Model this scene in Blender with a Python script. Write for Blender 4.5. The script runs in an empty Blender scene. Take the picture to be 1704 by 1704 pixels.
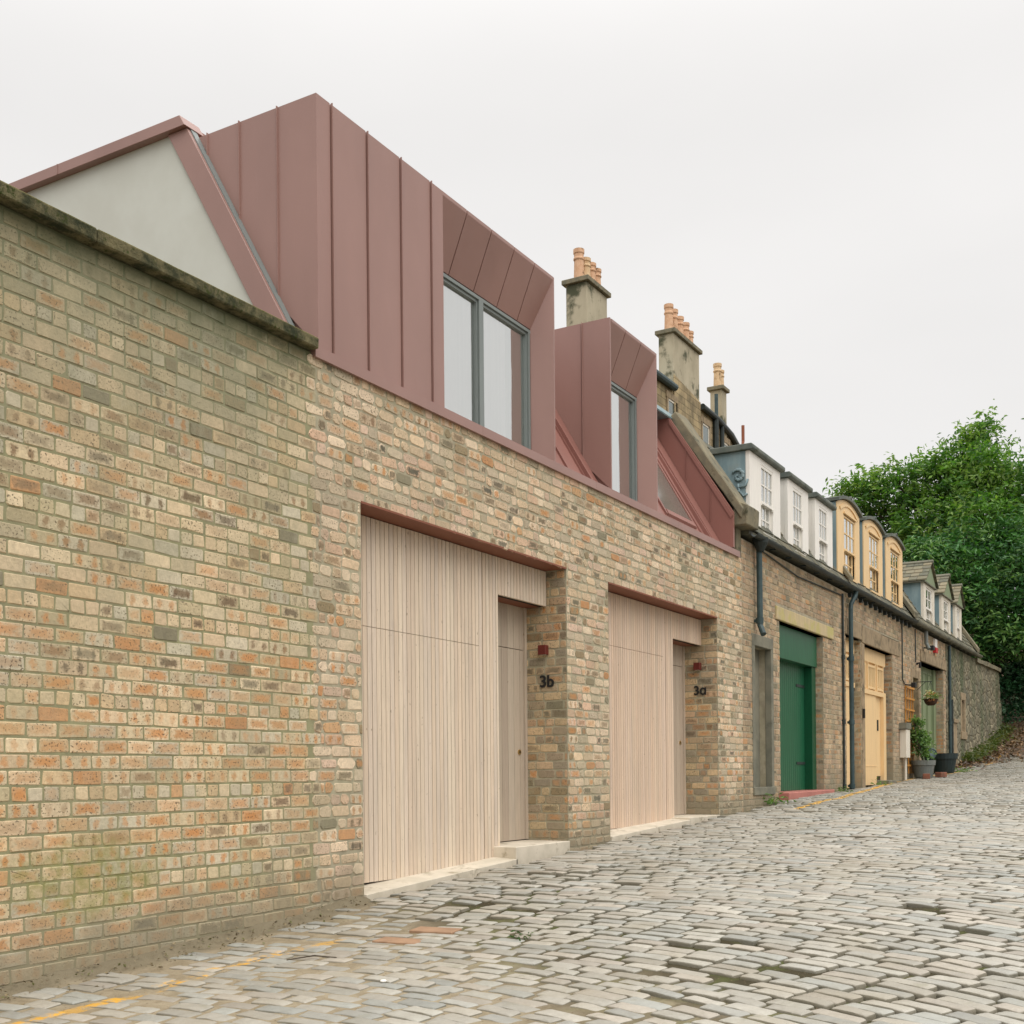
import bpy, bmesh, math, random
import numpy as np
from mathutils import Vector, Matrix, noise as mnoise

random.seed(7); rng = np.random.default_rng(11)
SC = bpy.context.scene
COL = SC.collection
R_ = math.radians

# ------------------------------------------------------------------ camera
YAW, ROLL = R_(30.028), R_(-0.5324)
cam_d = bpy.data.cameras.new('camera'); cam = bpy.data.objects.new('camera', cam_d); COL.objects.link(cam)
fw = Vector((math.cos(YAW), math.sin(YAW), 0)); rt = Vector((math.sin(YAW), -math.cos(YAW), 0)); up = rt.cross(fw)
r2 = rt * math.cos(ROLL) + up * math.sin(ROLL); u2 = -rt * math.sin(ROLL) + up * math.cos(ROLL)
cam.matrix_world = Matrix(((r2.x, u2.x, -fw.x, 0), (r2.y, u2.y, -fw.y, -6.0), (r2.z, u2.z, -fw.z, 1.6), (0, 0, 0, 1)))
cam_d.sensor_width = 36; cam_d.lens = 36 * 1941.07 / 1704; cam_d.shift_y = (1289.88 - 852) / 1704
cam_d.clip_start = 0.05; cam_d.clip_end = 3000
SC.camera = cam

# ------------------------------------------------------------------ overcast sky and soft sun
SUN_EL, SUN_ROT = R_(52), R_(205)
w = bpy.data.worlds.new("World"); SC.world = w; w.use_nodes = True
nt = w.node_tree; nt.nodes.clear()
wo = nt.nodes.new('ShaderNodeOutputWorld')
sky = nt.nodes.new('ShaderNodeTexSky'); sky.sky_type = 'NISHITA'; sky.sun_disc = False
sky.sun_elevation = SUN_EL; sky.sun_rotation = SUN_ROT
b1 = nt.nodes.new('ShaderNodeBackground'); b1.inputs[1].default_value = 0.08; nt.links.new(sky.outputs[0], b1.inputs[0])
b2 = nt.nodes.new('ShaderNodeBackground'); b2.inputs[1].default_value = 1.0
tc = nt.nodes.new('ShaderNodeTexCoord'); sx = nt.nodes.new('ShaderNodeSeparateXYZ'); nt.links.new(tc.outputs['Generated'], sx.inputs[0])
mp = nt.nodes.new('ShaderNodeMapRange'); mp.interpolation_type = 'SMOOTHSTEP'
nt.links.new(sx.outputs[2], mp.inputs[0]); mp.inputs[1].default_value = 0.47; mp.inputs[2].default_value = 1.0
mp.inputs[3].default_value = 0.955; mp.inputs[4].default_value = 2.9
nz = nt.nodes.new('ShaderNodeTexNoise'); nz.inputs['Scale'].default_value = 2.2; nz.inputs['Detail'].default_value = 4
mpn = nt.nodes.new('ShaderNodeMapping'); mpn.inputs['Scale'].default_value = (1, 1, 2.6)
nt.links.new(tc.outputs['Generated'], mpn.inputs[0]); nt.links.new(mpn.outputs[0], nz.inputs[0])
mc = nt.nodes.new('ShaderNodeMapRange'); nt.links.new(nz.outputs[0], mc.inputs[0])
mc.inputs[1].default_value = 0.3; mc.inputs[2].default_value = 0.7; mc.inputs[3].default_value = 0.955; mc.inputs[4].default_value = 1.025
mul = nt.nodes.new('ShaderNodeMath'); mul.operation = 'MULTIPLY'; nt.links.new(mp.outputs[0], mul.inputs[0]); nt.links.new(mc.outputs[0], mul.inputs[1])
nt.links.new(mul.outputs[0], b2.inputs[1]); b2.inputs[0].default_value = (0.985, 0.965, 0.945, 1)
mx = nt.nodes.new('ShaderNodeMixShader'); mx.inputs[0].default_value = 0.93
nt.links.new(b1.outputs[0], mx.inputs[1]); nt.links.new(b2.outputs[0], mx.inputs[2]); nt.links.new(mx.outputs[0], wo.inputs[0])

sl = bpy.data.lights.new('sun', 'SUN'); sl.energy = 1.5; sl.angle = R_(60); sl.color = (1, 0.955, 0.89)
so = bpy.data.objects.new('sun', sl); COL.objects.link(so)
sd = Vector((-0.42, -0.72, 1.05))
so.rotation_euler = sd.to_track_quat('Z', 'Y').to_euler(); so.location = (0, -20, 30)

SC.view_settings.view_transform = 'Standard'; SC.view_settings.look = 'None'
SC.view_settings.exposure = 0.0; SC.view_settings.gamma = 1.0
SC.render.engine = 'CYCLES'

# ------------------------------------------------------------------ ground height
BX = [-200, -60, 0, 4.39, 5.04, 5.8, 6.7, 7.87, 11.6, 12.63, 17.83, 19.2, 23.6, 28.2, 31.5, 38.1, 43.1, 47.6, 51, 56, 62, 80, 200]
BZ = [-4, -2.5, .18, .366, .392, .422, .481, .574, .773, .82, 1.042, 1.13, 1.235, 1.346, 1.5, 1.84, 2.38, 3.13, 3.9, 5.6, 7.6, 11, 16]
_gx = np.linspace(-200, 200, 4001); _gz = np.interp(_gx, BX, BZ)
_k = np.exp(-np.linspace(-2, 2, 21) ** 2); _k /= _k.sum()
_gz = np.convolve(np.pad(_gz, 10, mode='edge'), _k, 'valid')
def gnd(x, y=0): return np.interp(x, _gx, _gz)
def sst(a, b, x): t = np.clip((np.asarray(x, float) - a) / (b - a), 0, 1); return t * t * (3 - 2 * t)

# ------------------------------------------------------------------ colour / node helpers
def L(r, g, b, k=1.0):
    f = lambda c: ((c / 255 + 0.055) / 1.055) ** 2.4 if c > 10 else c / 255 / 12.92
    return (f(r) * k, f(g) * k, f(b) * k, 1)
class G:
    """small node-graph helper"""
    def __init__(s, name):
        s.m = bpy.data.materials.new(name); s.m.use_nodes = True; s.nt = s.m.node_tree; s.nt.nodes.clear()
        s.out = s.n('OutputMaterial'); s.pos = s.n('NewGeometry').outputs['Position']
    def n(s, t): return s.nt.nodes.new('ShaderNode' + t)
    def put(s, sock, v):
        if isinstance(v, bpy.types.NodeSocket): s.nt.links.new(v, sock)
        else:
            if isinstance(v, tuple) and len(v) == 3 and sock.type == 'RGBA': v = v + (1,)
            sock.default_value = v
    def math(s, op, a, b=0.0, c=None, clamp=False):
        n = s.n('Math'); n.operation = op; n.use_clamp = clamp; s.put(n.inputs[0], a); s.put(n.inputs[1], b)
        if c is not None: s.put(n.inputs[2], c)
        return n.outputs[0]
    def noise(s, scale, detail=2, rough=.5, vec=None, stretch=None, out=0):
        v = vec if vec is not None else s.pos
        if stretch:
            mpg = s.n('Mapping'); mpg.inputs['Scale'].default_value = stretch; s.put(mpg.inputs[0], v); v = mpg.outputs[0]
        n = s.n('TexNoise'); s.put(n.inputs['Vector'], v); n.inputs['Scale'].default_value = scale
        n.inputs['Detail'].default_value = detail; n.inputs['Roughness'].default_value = rough
        return n.outputs[out]
    def ss(s, a, b, v, lo=0.0, hi=1.0):
        n = s.n('MapRange'); n.interpolation_type = 'SMOOTHSTEP'; s.put(n.inputs[0], v)
        if a > b: a, b, lo, hi = b, a, hi, lo
        n.inputs[1].default_value = a; n.inputs[2].default_value = b; n.inputs[3].default_value = lo; n.inputs[4].default_value = hi
        return n.outputs[0]
    def mix(s, f, a, b, mode='MIX'):
        n = s.n('Mix'); n.data_type = 'RGBA'; n.blend_type = mode
        s.put(n.inputs[0], f); s.put(n.inputs[6], a); s.put(n.inputs[7], b); return n.outputs[2]
    def bright(s, c, v):
        return s.mix(1.0, c, s.rgb(v), 'MULTIPLY')
    def rgb(s, v):
        n = s.n('CombineColor'); [s.put(n.inputs[i], v) for i in range(3)]; return n.outputs[0]
    def attr(s, name, out='Color'):
        n = s.n('Attribute'); n.attribute_name = name; return n.outputs[out]
    def sep(s, v):
        n = s.n('SeparateXYZ'); s.put(n.inputs[0], v); return n.outputs
    def bump(s, h, strength=.3, dist=.01, nrm=None):
        n = s.n('Bump'); s.put(n.inputs['Height'], h); n.inputs['Strength'].default_value = strength; n.inputs['Distance'].default_value = dist
        if nrm is not None: s.put(n.inputs['Normal'], nrm)
        return n.outputs[0]
    def pbr(s, col, rough=.8, bump=None, spec=.3, metal=0.0, **kw):
        p = s.n('BsdfPrincipled'); s.put(p.inputs['Base Color'], col); s.put(p.inputs['Roughness'], rough)
        s.put(p.inputs['Specular IOR Level'], spec); s.put(p.inputs['Metallic'], metal)
        if bump is not None: s.put(p.inputs['Normal'], bump)
        s.nt.links.new(p.outputs[0], s.out.inputs[0]); return s.m

def speckled(name, c1, c2, scale=6, rough=.8, bs=60, bstr=.2, bdist=.004, spec=.3, c3=None, s3=1.2, t3=(.55, .7), stretch=None):
    g = G(name); n1 = g.noise(scale, 5, .6, stretch=stretch)
    c = g.mix(g.ss(.3, .7, n1), c1, c2)
    if c3: c = g.mix(g.ss(t3[0], t3[1], g.noise(s3, 5, .65)), c, c3)
    return g.pbr(c, rough, g.bump(g.noise(bs, 4, .6), bstr, bdist), spec)

def paint(name, c, rough=.5, var=.12, streak=True):
    g = G(name); n1 = g.noise(3, 4, .6, stretch=(6, 6, .7) if streak else None)
    cc = g.mix(g.ss(.35, .7, n1, 0, 1), c, tuple(x * (1 - var) for x in c[:3]) + (1,))
    cc = g.mix(g.ss(.66, .74, g.noise(30, 4, .6), 0, .25), cc, (.25, .22, .17, 1))
    return g.pbr(cc, rough, g.bump(g.noise(45, 3), .12, .003), .35)

# --- walls
def brick_shader(name, top_z=None, green=False, dirt_shade=.8, col_k=1.0, mortar=False, mcol=(.36, .32, .215), soot=0.0):
    g = G(name)
    p = g.sep(g.pos); X, Y, Z = p[0], p[1], p[2]
    if mortar:
        c = g.mix(g.ss(.3, .7, g.noise(9, 4)), tuple(x * .8 for x in mcol) + (1,), tuple(x * 1.12 for x in mcol) + (1,))
        bmp = g.bump(g.noise(130, 4, .7), .6, .004)
    else:
        base = g.attr('col'); sp = g.sep(g.attr('sp', 'Vector')); bc = g.sep(g.attr('bc', 'Vector'))
        U, V, RN = bc[0], bc[1], bc[2]
        vec = g.n('VectorMath'); vec.operation = 'ADD'; g.put(vec.inputs[0], g.pos)
        cx = g.n('CombineXYZ'); g.put(cx.inputs[0], g.math('MULTIPLY', RN, 37.0)); g.put(vec.inputs[1], cx.outputs[0])
        pv = vec.outputs[0]
        c = g.mix(g.ss(.3, .72, g.noise(26, 4, .62, vec=pv), 0, .7), base, g.bright(base, .68))
        c = g.mix(g.ss(.52, .75, g.noise(55, 3, .6, vec=pv), 0, .5), c, g.bright(base, 1.18))
        nb = g.math('MULTIPLY', g.math('SUBTRACT', g.noise(30, 4, .65, vec=pv), .5), 3.4)
        au = g.math('SUBTRACT', g.math('ABSOLUTE', U), .056)
        d1 = g.math('ADD', g.math('SQRT', g.math('ADD', g.math('POWER', g.math('DIVIDE', au, .024), 2), g.math('POWER', g.math('DIVIDE', V, .033), 2))), nb)
        m1 = g.math('MULTIPLY', g.ss(1.45, .45, d1), sp[0])
        d2 = g.math('ADD', g.math('MAXIMUM', g.math('ABSOLUTE', g.math('DIVIDE', U, .088)), g.math('ABSOLUTE', g.math('DIVIDE', V, .03))), g.math('MULTIPLY', nb, .6))
        m2 = g.math('MULTIPLY', g.ss(1.35, .45, d2), sp[1])
        spot = g.mix(sp[2], L(206, 138, 78, 1.0), L(98, 96, 86, .8))
        c = g.mix(g.math('MAXIMUM', m1, m2), c, spot)
        pit = g.math('MULTIPLY', g.ss(.585, .65, g.noise(64, 2, .55, vec=pv)), g.math('ADD', g.ss(.15, .8, RN, .15, 1.0), g.math('MAXIMUM', m1, m2), clamp=True))
        c = g.mix(g.math('MULTIPLY', pit, .85), c, (.085, .055, .035, 1))
        hgt = g.math('ADD', g.math('MULTIPLY', g.noise(48, 4, .65, vec=pv), 1.0), g.math('MULTIPLY', pit, -.7))
        bmp = g.bump(hgt, .55, .006)
    # weathering
    big = g.noise(.9, 4, .6)
    c = g.mix(g.ss(.42, .68, big, 0, .28), c, (.29, .26, .18, 1))
    c = g.mix(g.ss(.50, .70, g.noise(3.2, 5, .7), 0, .25), c, (.25, .235, .175, 1))
    c = g.mix(g.ss(.56, .72, g.noise(4.1, 5, .7), 0, .3), c, (.52, .48, .36, 1))
    c = g.mix(g.ss(.35, .65, g.noise(1.7, 5, .65), .04, .26), c, (.33, .315, .185, 1))
    if soot: c = g.mix(g.ss(.42, .7, g.noise(1.4, 5, .65, stretch=(1.6, 1.6, .45)), 0, soot), c, (.105, .09, .07, 1))
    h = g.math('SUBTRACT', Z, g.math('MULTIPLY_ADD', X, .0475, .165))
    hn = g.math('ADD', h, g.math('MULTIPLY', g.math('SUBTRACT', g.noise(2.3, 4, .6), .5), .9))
    c = g.mix(g.ss(.55, .02, hn, 0, dirt_shade), c, (.255, .225, .155, 1))  # grime at the wall foot, its dark tone also standing in for contact shadow
    if top_z:
        tz = g.math('ADD', Z, g.math('MULTIPLY', g.math('SUBTRACT', g.noise(2.0, 5, .65, stretch=(1.5, 1, .5)), .5), 1.5))
        c = g.mix(g.math('MULTIPLY', g.ss(top_z - 1.5, top_z + .1, tz, 0, .74), g.ss(7.35, 6.3, X, .35, 1)), c, (.195, .20, .13, 1))
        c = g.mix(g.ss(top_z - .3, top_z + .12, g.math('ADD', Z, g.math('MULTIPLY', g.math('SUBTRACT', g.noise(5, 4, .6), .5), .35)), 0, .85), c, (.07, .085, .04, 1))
    if green:
        gx = g.math('DIVIDE', g.math('SUBTRACT', X, 5.05), .62); gz = g.math('DIVIDE', g.math('SUBTRACT', Z, .98), .26)
        dd = g.math('ADD', g.math('ADD', g.math('MULTIPLY', gx, gx), g.math('MULTIPLY', gz, gz)), g.math('MULTIPLY', g.math('SUBTRACT', g.noise(6, 4, .6), .5), 2.6))
        c = g.mix(g.math('MULTIPLY', g.ss(1.5, .1, dd, 0, .62), g.ss(.40, .62, g.noise(11, 5, .7), .25, 1)), c, (.24, .24, .07, 1))
    if col_k != 1: c = g.bright(c, col_k)
    return g.pbr(c, .9, bmp, .2)

M = {}
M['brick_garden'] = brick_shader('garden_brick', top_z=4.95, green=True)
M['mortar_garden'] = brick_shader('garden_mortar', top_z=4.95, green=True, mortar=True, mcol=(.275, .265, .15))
M['brick_new'] = brick_shader('house_brick', dirt_shade=.7)
M['mortar_new'] = brick_shader('house_mortar', mortar=True, mcol=(.40, .36, .26), dirt_shade=.7)
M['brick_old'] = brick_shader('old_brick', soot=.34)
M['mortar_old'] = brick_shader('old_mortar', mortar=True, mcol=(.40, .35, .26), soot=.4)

def metal_mat(name, c0, k=1.0):
    g = G(name)
    n1 = g.noise(1.1, 4, .55, stretch=(1, 1, .35))
    c = g.mix(g.ss(.3, .72, n1), c0, tuple(x * .86 for x in c0[:3]) + (1,))
    c = g.mix(g.ss(.5, .8, g.noise(160, 2), 0, .2), c, tuple(x * 1.2 for x in c0[:3]) + (1,))
    c = g.mix(g.ss(.62, .8, g.noise(5, 5, .7, stretch=(3, 3, .25)), 0, .16), c, (.42, .36, .32, 1))
    hb = g.math('ADD', g.math('MULTIPLY', g.noise(2.6, 2, stretch=(1, 1, .55)), 1.0), g.math('MULTIPLY', g.noise(200, 2), .01))
    return g.pbr(c, .42, g.bump(hb, .18, .05), .5, 0.0)
M['red'] = metal_mat('aubergine_metal', L(157, 122, 113, .96))
M['red_roof'] = metal_mat('red_roof_metal', L(150, 104, 94, .92))
M['red_dark'] = paint('brown_soffit', L(138, 84, 62, .9), .55, streak=False)
M['rendercoat'] = speckled('grey_render', L(208, 210, 201, .95), L(202, 203, 193, .93), 1.5, .95, 160, .25, .003)
g = G('mossy_stone'); n1 = g.noise(7, 6, .7); zz = g.sep(g.n('NewGeometry').outputs['Normal'])[2]
c = g.mix(g.ss(.34, .66, n1), (.04, .047, .026, 1), (.20, .175, .095, 1))
c = g.mix(g.ss(.55, .68, g.noise(17, 5, .7)), c, (.055, .068, .02, 1))
c = g.mix(g.ss(.3, .9, zz, 0, .8), c, (.17, .145, .04, 1))
M['coping'] = g.pbr(c, .95, g.bump(g.noise(45, 6, .7), .9, .02), .15)
def timber(name, tint):
    g = G(name); col = g.attr('col')
    grain = g.noise(3.0, 6, .65, stretch=(26, 26, 1.1)); fine = g.noise(14, 4, .6, stretch=(20, 20, .8))
    c = g.mix(g.ss(.35, .7, grain, 0, .55), g.mix(1, col, tint, 'MULTIPLY'), g.mix(1, g.bright(col, .74), tint, 'MULTIPLY'))
    c = g.mix(g.ss(.5, .75, fine, 0, .25), c, (.25, .215, .185, 1))
    c = g.mix(g.ss(.5, .66, g.noise(1.3, 3, .6, stretch=(3, 3, .35)), 0, .22), c, (.33, .29, .25, 1))
    c = g.mix(g.ss(.70, .79, g.noise(7.5, 2, .5, stretch=(5, 5, 2.2)), 0, .7), c, (.20, .135, .085, 1))
    return g.pbr(c, .78, g.bump(g.math('ADD', grain, fine), .18, .003), .25)
M['timber'] = timber('pale_timber', (1, 1, 1, 1)); M['timber_pink'] = timber('pink_timber', (1.0, .93, .90, 1))
M['lamp_red'] = paint('lamp_red', L(112, 46, 38, .9), .45, streak=False)
M['concrete'] = speckled('concrete', L(218, 208, 190, .95), L(202, 193, 174, .92), 4, .85, 90, .25, .004, c3=L(176, 164, 140, .8), s3=5)
M['dark'] = G('dark_void').pbr((.02, .02, .018, 1), .8)
def glass(name, tint=(.9, .95, .95, 1), refl=.3):
    g = G(name); tr = g.n('BsdfTransparent'); tr.inputs[0].default_value = tint
    gl = g.n('BsdfGlossy'); gl.inputs['Roughness'].default_value = .02; gl.inputs[0].default_value = (.95, .97, .96, 1)
    g.put(gl.inputs['Normal'], g.bump(g.noise(2.2, 1), .04, .05))
    fr = g.n('Fresnel'); fr.inputs[0].default_value = 1.55
    f = g.math('ADD', g.math('MULTIPLY', fr.outputs[0], 1.2), refl, clamp=True)
    mx = g.n('MixShader'); g.put(mx.inputs[0], f); g.nt.links.new(tr.outputs[0], mx.inputs[1]); g.nt.links.new(gl.outputs[0], mx.inputs[2])
    g.nt.links.new(mx.outputs[0], g.out.inputs[0]); return g.m
M['glass'] = glass('window_glass', (1, 1, 1, 1), .5); M['glass_old'] = glass('old_window_glass', (.8, .85, .84, 1), .4)
M['skylight_glass'] = G('skylight_glass').pbr((.16, .135, .115, 1), .12, spec=.5)
g = G('curtain'); cw = g.noise(1, 2, stretch=(16, 16, .05)); cc_ = g.mix(g.ss(.3, .7, cw), L(248, 247, 243, 1), L(238, 238, 234, 1)); M['curtain'] = g.pbr(cc_, .9, g.bump(cw, .5, .03), .1)
tl = g.n('BsdfTranslucent'); g.put(tl.inputs[0], cc_); mxs = g.n('MixShader'); mxs.inputs[0].default_value = .35
g.nt.links.new(g.out.inputs[0].links[0].from_socket, mxs.inputs[1]); g.nt.links.new(tl.outputs[0], mxs.inputs[2]); g.nt.links.new(mxs.outputs[0], g.out.inputs[0])
M['frame'] = paint('grey_window_frame', L(124, 132, 130), .4, .05, False)
M['room'] = speckled('room_interior', L(228, 232, 220, .98), L(216, 222, 208, .98), 2)
M['white'] = paint('white_paint', L(238, 234, 226, .98), .5, .07); M['offwhite'] = paint('cream_paint', L(226, 218, 202, .95), .55, .08)
M['yellow'] = paint('yellow_paint', L(240, 206, 154, .93), .5, .08); M['green'] = paint('green_paint', L(30, 98, 66, .88), .42, .22)
M['green_deep'] = paint('deep_green_paint', L(14, 82, 52, .85), .4, .1)
M['sage'] = paint('sage_paint', L(138, 152, 116, .85), .5, .12); M['pinkstep'] = paint('pink_step', L(196, 128, 116, .8), .7, .15, False)
M['lead'] = speckled('lead_sheet', L(112, 136, 142, .95), L(138, 158, 162, .95), 2.5, .55, 30, .2, .005, .4, c3=L(150, 160, 156, .8), s3=1.5, stretch=(3, 3, .6))
M['lead_dark'] = speckled('lead_roof', L(92, 100, 94, .8), L(122, 126, 116, .8), 3, .65, 30, .3, .006, c3=L(78, 84, 62, .7), s3=4)
g = G('slate_tiles'); col = g.attr('col'); c = g.mix(g.ss(.4, .7, g.noise(9, 5, .65), 0, .7), col, (.16, .155, .095, 1))
M['slate'] = g.pbr(c, .75, g.bump(g.noise(40, 4), .3, .005), .3)
M['stone'] = speckled('pale_stone', L(176, 156, 126, .8), L(150, 132, 106, .75), 5, .9, 70, .35, .005, c3=L(120, 110, 88, .7), s3=2.5)
M['stone_yellow'] = speckled('lichen_stone', L(208, 188, 146, .85), L(190, 174, 140, .85), 4, .9, 70, .35, .005, c3=L(194, 182, 122, .85), s3=2.2, t3=(.5, .62), stretch=(3, 3, .5))
M['stone_skew'] = speckled('weathered_skew', L(128, 124, 106, .7), L(152, 142, 116, .75), 5, .9, 50, .5, .008, c3=L(86, 86, 64, .6), s3=4)
M['cement'] = speckled('cement_render', L(150, 146, 128, .75), L(124, 124, 110, .7), 2.2, .9, 90, .3, .004, c3=L(108, 110, 98, .7), s3=1.6)
M['iron'] = speckled('painted_iron', L(66, 86, 88, .85), L(50, 70, 72, .8), 5, .5, 60, .15, .003, .4)
M['iron_dark'] = speckled('black_iron', L(52, 62, 60, .85), L(38, 46, 44, .8), 5, .5, 60, .15, .003, .4)
M['black'] = G('black_plastic').pbr((.018, .018, .018, 1), .45)
M['brass'] = G('brass').pbr((.62, .47, .22, 1), .3, metal=1.0)
M['terracotta'] = speckled('terracotta', L(218, 180, 148, .95), L(206, 162, 128, .9), 6, .85, 60, .2, .004, c3=L(150, 120, 90, .7), s3=3)
M['buffclay'] = speckled('buff_clay', L(222, 194, 156, .9), L(208, 174, 134, .9), 6, .85, 60, .2, .004, c3=L(130, 110, 84, .7), s3=3)
M['chimney'] = speckled('chimney_render', L(188, 178, 154, .92), L(166, 157, 134, .88), 1.0, .95, 20, .4, .02, c3=L(100, 102, 80, .65), s3=.8, t3=(.52, .66), stretch=(1, 1, .5))
M['greyplastic'] = speckled('grey_planter', L(128, 132, 126, .8), L(112, 118, 114, .8), 4, .5, 60, .1, .003, .4)
M['darktub'] = speckled('dark_tub', L(42, 58, 58, .7), L(30, 44, 44, .7), 4, .5, 60, .1, .003, .4)
M['wood_orange'] = paint('orange_trellis', L(208, 148, 72, .85), .6, .2); M['basket'] = speckled('basket_fibre', L(92, 64, 46, .7), L(66, 46, 34, .7), 30)
M['pole_rust'] = paint('rusty_pole', L(140, 84, 60), .7)
M['loose_brick'] = speckled('worn_brick', L(150, 96, 76, .8), L(116, 82, 66, .75), 9)
M['grate_brick'] = speckled('paver', L(188, 152, 122, .75), L(172, 138, 110, .7), 9)
# tenement sandstone ashlar
g = G('sandstone_ashlar'); cb = g.n('CombineXYZ'); pp = g.sep(g.pos)
g.put(cb.inputs[0], g.math('ADD', pp[0], pp[1])); g.put(cb.inputs[1], pp[2])
bt = g.n('TexBrick'); g.put(bt.inputs['Vector'], cb.outputs[0]); bt.inputs['Scale'].default_value = 1; bt.inputs['Brick Width'].default_value = .75
bt.inputs['Row Height'].default_value = .33; bt.inputs['Mortar Size'].default_value = .012; bt.inputs['Mortar Smooth'].default_value = .3
bt.inputs['Color1'].default_value = L(190, 170, 132, .9); bt.inputs['Color2'].default_value = L(164, 146, 114, .85); bt.inputs['Mortar'].default_value = L(100, 90, 68, .7)
c = g.mix(g.ss(.42, .66, g.noise(.6, 5, .6), 0, .7), bt.outputs[0], L(96, 92, 76, .7))
M['ashlar'] = g.pbr(c, .92, g.bump(g.math('ADD', g.math('MULTIPLY', bt.outputs['Fac'], -1.0), g.math('MULTIPLY', g.noise(12, 4), .5)), .5, .02), .2)
# rubble stone
g = G('rubble_stone'); vec = g.n('Mapping'); vec.inputs['Scale'].default_value = (2.6, 2.6, 4.2); g.put(vec.inputs[0], g.pos)
dv = g.n('VectorMath'); dv.operation = 'ADD'; g.put(dv.inputs[0], vec.outputs[0])
nv = g.n('VectorMath'); nv.operation = 'SCALE'; g.put(nv.inputs[0], g.noise(2.2, 2, out=1)); nv.inputs['Scale'].default_value = .9; g.put(dv.inputs[1], nv.outputs[0])
vo = g.n('TexVoronoi'); vo.feature = 'F1'; g.put(vo.inputs['Vector'], dv.outputs[0]); vo.inputs['Scale'].default_value = 1
ve = g.n('TexVoronoi'); ve.feature = 'DISTANCE_TO_EDGE'; g.put(ve.inputs['Vector'], dv.outputs[0]); ve.inputs['Scale'].default_value = 1
vr = g.sep(vo.outputs['Color'])[0]
c = g.mix(vr, L(130, 128, 112, .8), L(178, 168, 142, .9)); c = g.mix(g.ss(.3, .7, g.noise(9, 4), 0, .6), c, L(112, 106, 88, .7))
c = g.mix(g.ss(.10, .02, ve.outputs[0]), c, L(132, 124, 102, .7))
c = g.mix(g.ss(.46, .62, g.noise(.5, 5, .65, stretch=(1.4, 1, .5)), 0, .78), c, L(92, 104, 76, .8))
c = g.mix(g.ss(.5, .64, g.noise(5, 5, .7), 0, .55), c, L(66, 70, 62, .6))
M['rubble'] = g.pbr(c, .95, g.bump(g.math('ADD', g.ss(.0, .2, ve.outputs[0]), g.math('MULTIPLY', g.noise(24, 4), .5)), .8, .03), .15)
# paint line mask shared by setts and joint filling
YLX = [-5, 4.08, 4.75, 5.6, 6.0, 6.35, 6.6, 17.5, 17.9, 20.2, 23.6, 26, 27.8, 30.0, 31.4, 33.4, 33.9, 34.0, 36.3, 37.8, 40.2, 42]
YLY = [-.7, -.72, -.77, -.74, -.78, -.84, -.9, -.84, -.82, -.86, -.50, -.28, -.13, -.17, -.46, -.89, -.95, -.95, -.93, -.90, -.83, -.8]
YLM = [1, 1, 1, 1, 1, .7, 0, 0, 1, 1, 1, 1, 1, 1, 1, .9, .2, .2, .2, 1, 1, 0]
def line_mask(g, worn):
    p = g.sep(g.pos)
    def curve(xs, ys, lo, hi):
        r = g.n('FloatCurve'); cv = r.mapping.curves[0]
        pts = [((x + 5) / 50, (y - lo) / (hi - lo)) for x, y in zip(xs, ys)]
        while len(cv.points) < len(pts): cv.points.new(.5, .5)
        for q, (a, b) in zip(cv.points, pts): q.location = (a, b); q.handle_type = 'VECTOR'
        r.mapping.update(); g.put(r.inputs['Value'], g.math('MULTIPLY_ADD', p[0], .02, .1)); return g.math('MULTIPLY_ADD', r.outputs[0], hi - lo, lo)
    yl = curve(YLX, YLY, -1, 0); on = curve(YLX, YLM, 0, 1)
    d = g.math('ABSOLUTE', g.math('SUBTRACT', p[1], g.math('ADD', yl, g.math('MULTIPLY', g.math('SUBTRACT', g.noise(1.3, 2), .5), .08))))
    d = g.math('ADD', d, g.math('MULTIPLY', g.math('SUBTRACT', g.noise(28, 4, .7), .5), .045))
    m = g.math('MULTIPLY', g.ss(.074, .05, d), g.ss(.25, .6, on))
    near = g.ss(9, 6, p[0])
    wear = g.ss(.46, .58, g.noise(6, 5, .72))
    keep = g.math('SUBTRACT', 1.0, g.math('MULTIPLY', near, g.math('MULTIPLY', g.math('SUBTRACT', 1.0, wear), worn)))
    return g.math('MULTIPLY', m, keep)
YEL = L(222, 170, 66, .9)
g = G('granite_sett'); col = g.attr('col'); zn = g.sep(g.n('NewGeometry').outputs['Normal'])[2]
c = g.mix(g.ss(.35, .7, g.noise(14, 5, .65), 0, .5), col, g.bright(col, .76)); c = g.mix(g.ss(.55, .75, g.noise(70, 3), 0, .4), c, g.bright(col, 1.2))
c = g.mix(g.ss(.46, .70, g.noise(.9, 5, .65), 0, .5), c, (.29, .255, .185, 1)); c = g.mix(g.ss(.58, .70, g.noise(6, 5, .7), 0, .4), c, (.22, .21, .14, 1))
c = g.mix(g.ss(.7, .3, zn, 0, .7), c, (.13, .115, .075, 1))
c = g.mix(g.math('MULTIPLY', line_mask(g, .95), g.ss(.4, .8, zn)), c, YEL)
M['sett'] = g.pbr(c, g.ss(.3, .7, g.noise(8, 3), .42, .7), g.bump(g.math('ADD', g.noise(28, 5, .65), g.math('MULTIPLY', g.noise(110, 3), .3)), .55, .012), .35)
g = G('joint_mud'); p = g.sep(g.pos)
pale = g.mix(g.ss(.3, .7, g.noise(7, 5, .65)), (.25, .205, .135, 1), (.36, .305, .215, 1))
dk = g.mix(g.ss(.45, .65, g.noise(3, 4, .6)), (.055, .046, .026, 1), (.08, .09, .03, 1))
far = g.math('ADD', g.math('SUBTRACT', p[0], g.math('MULTIPLY', g.math('ADD', p[1], 2.8), .8)), g.math('MULTIPLY', g.math('SUBTRACT', g.noise(1.2, 4), .5), 2.5))
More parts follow.
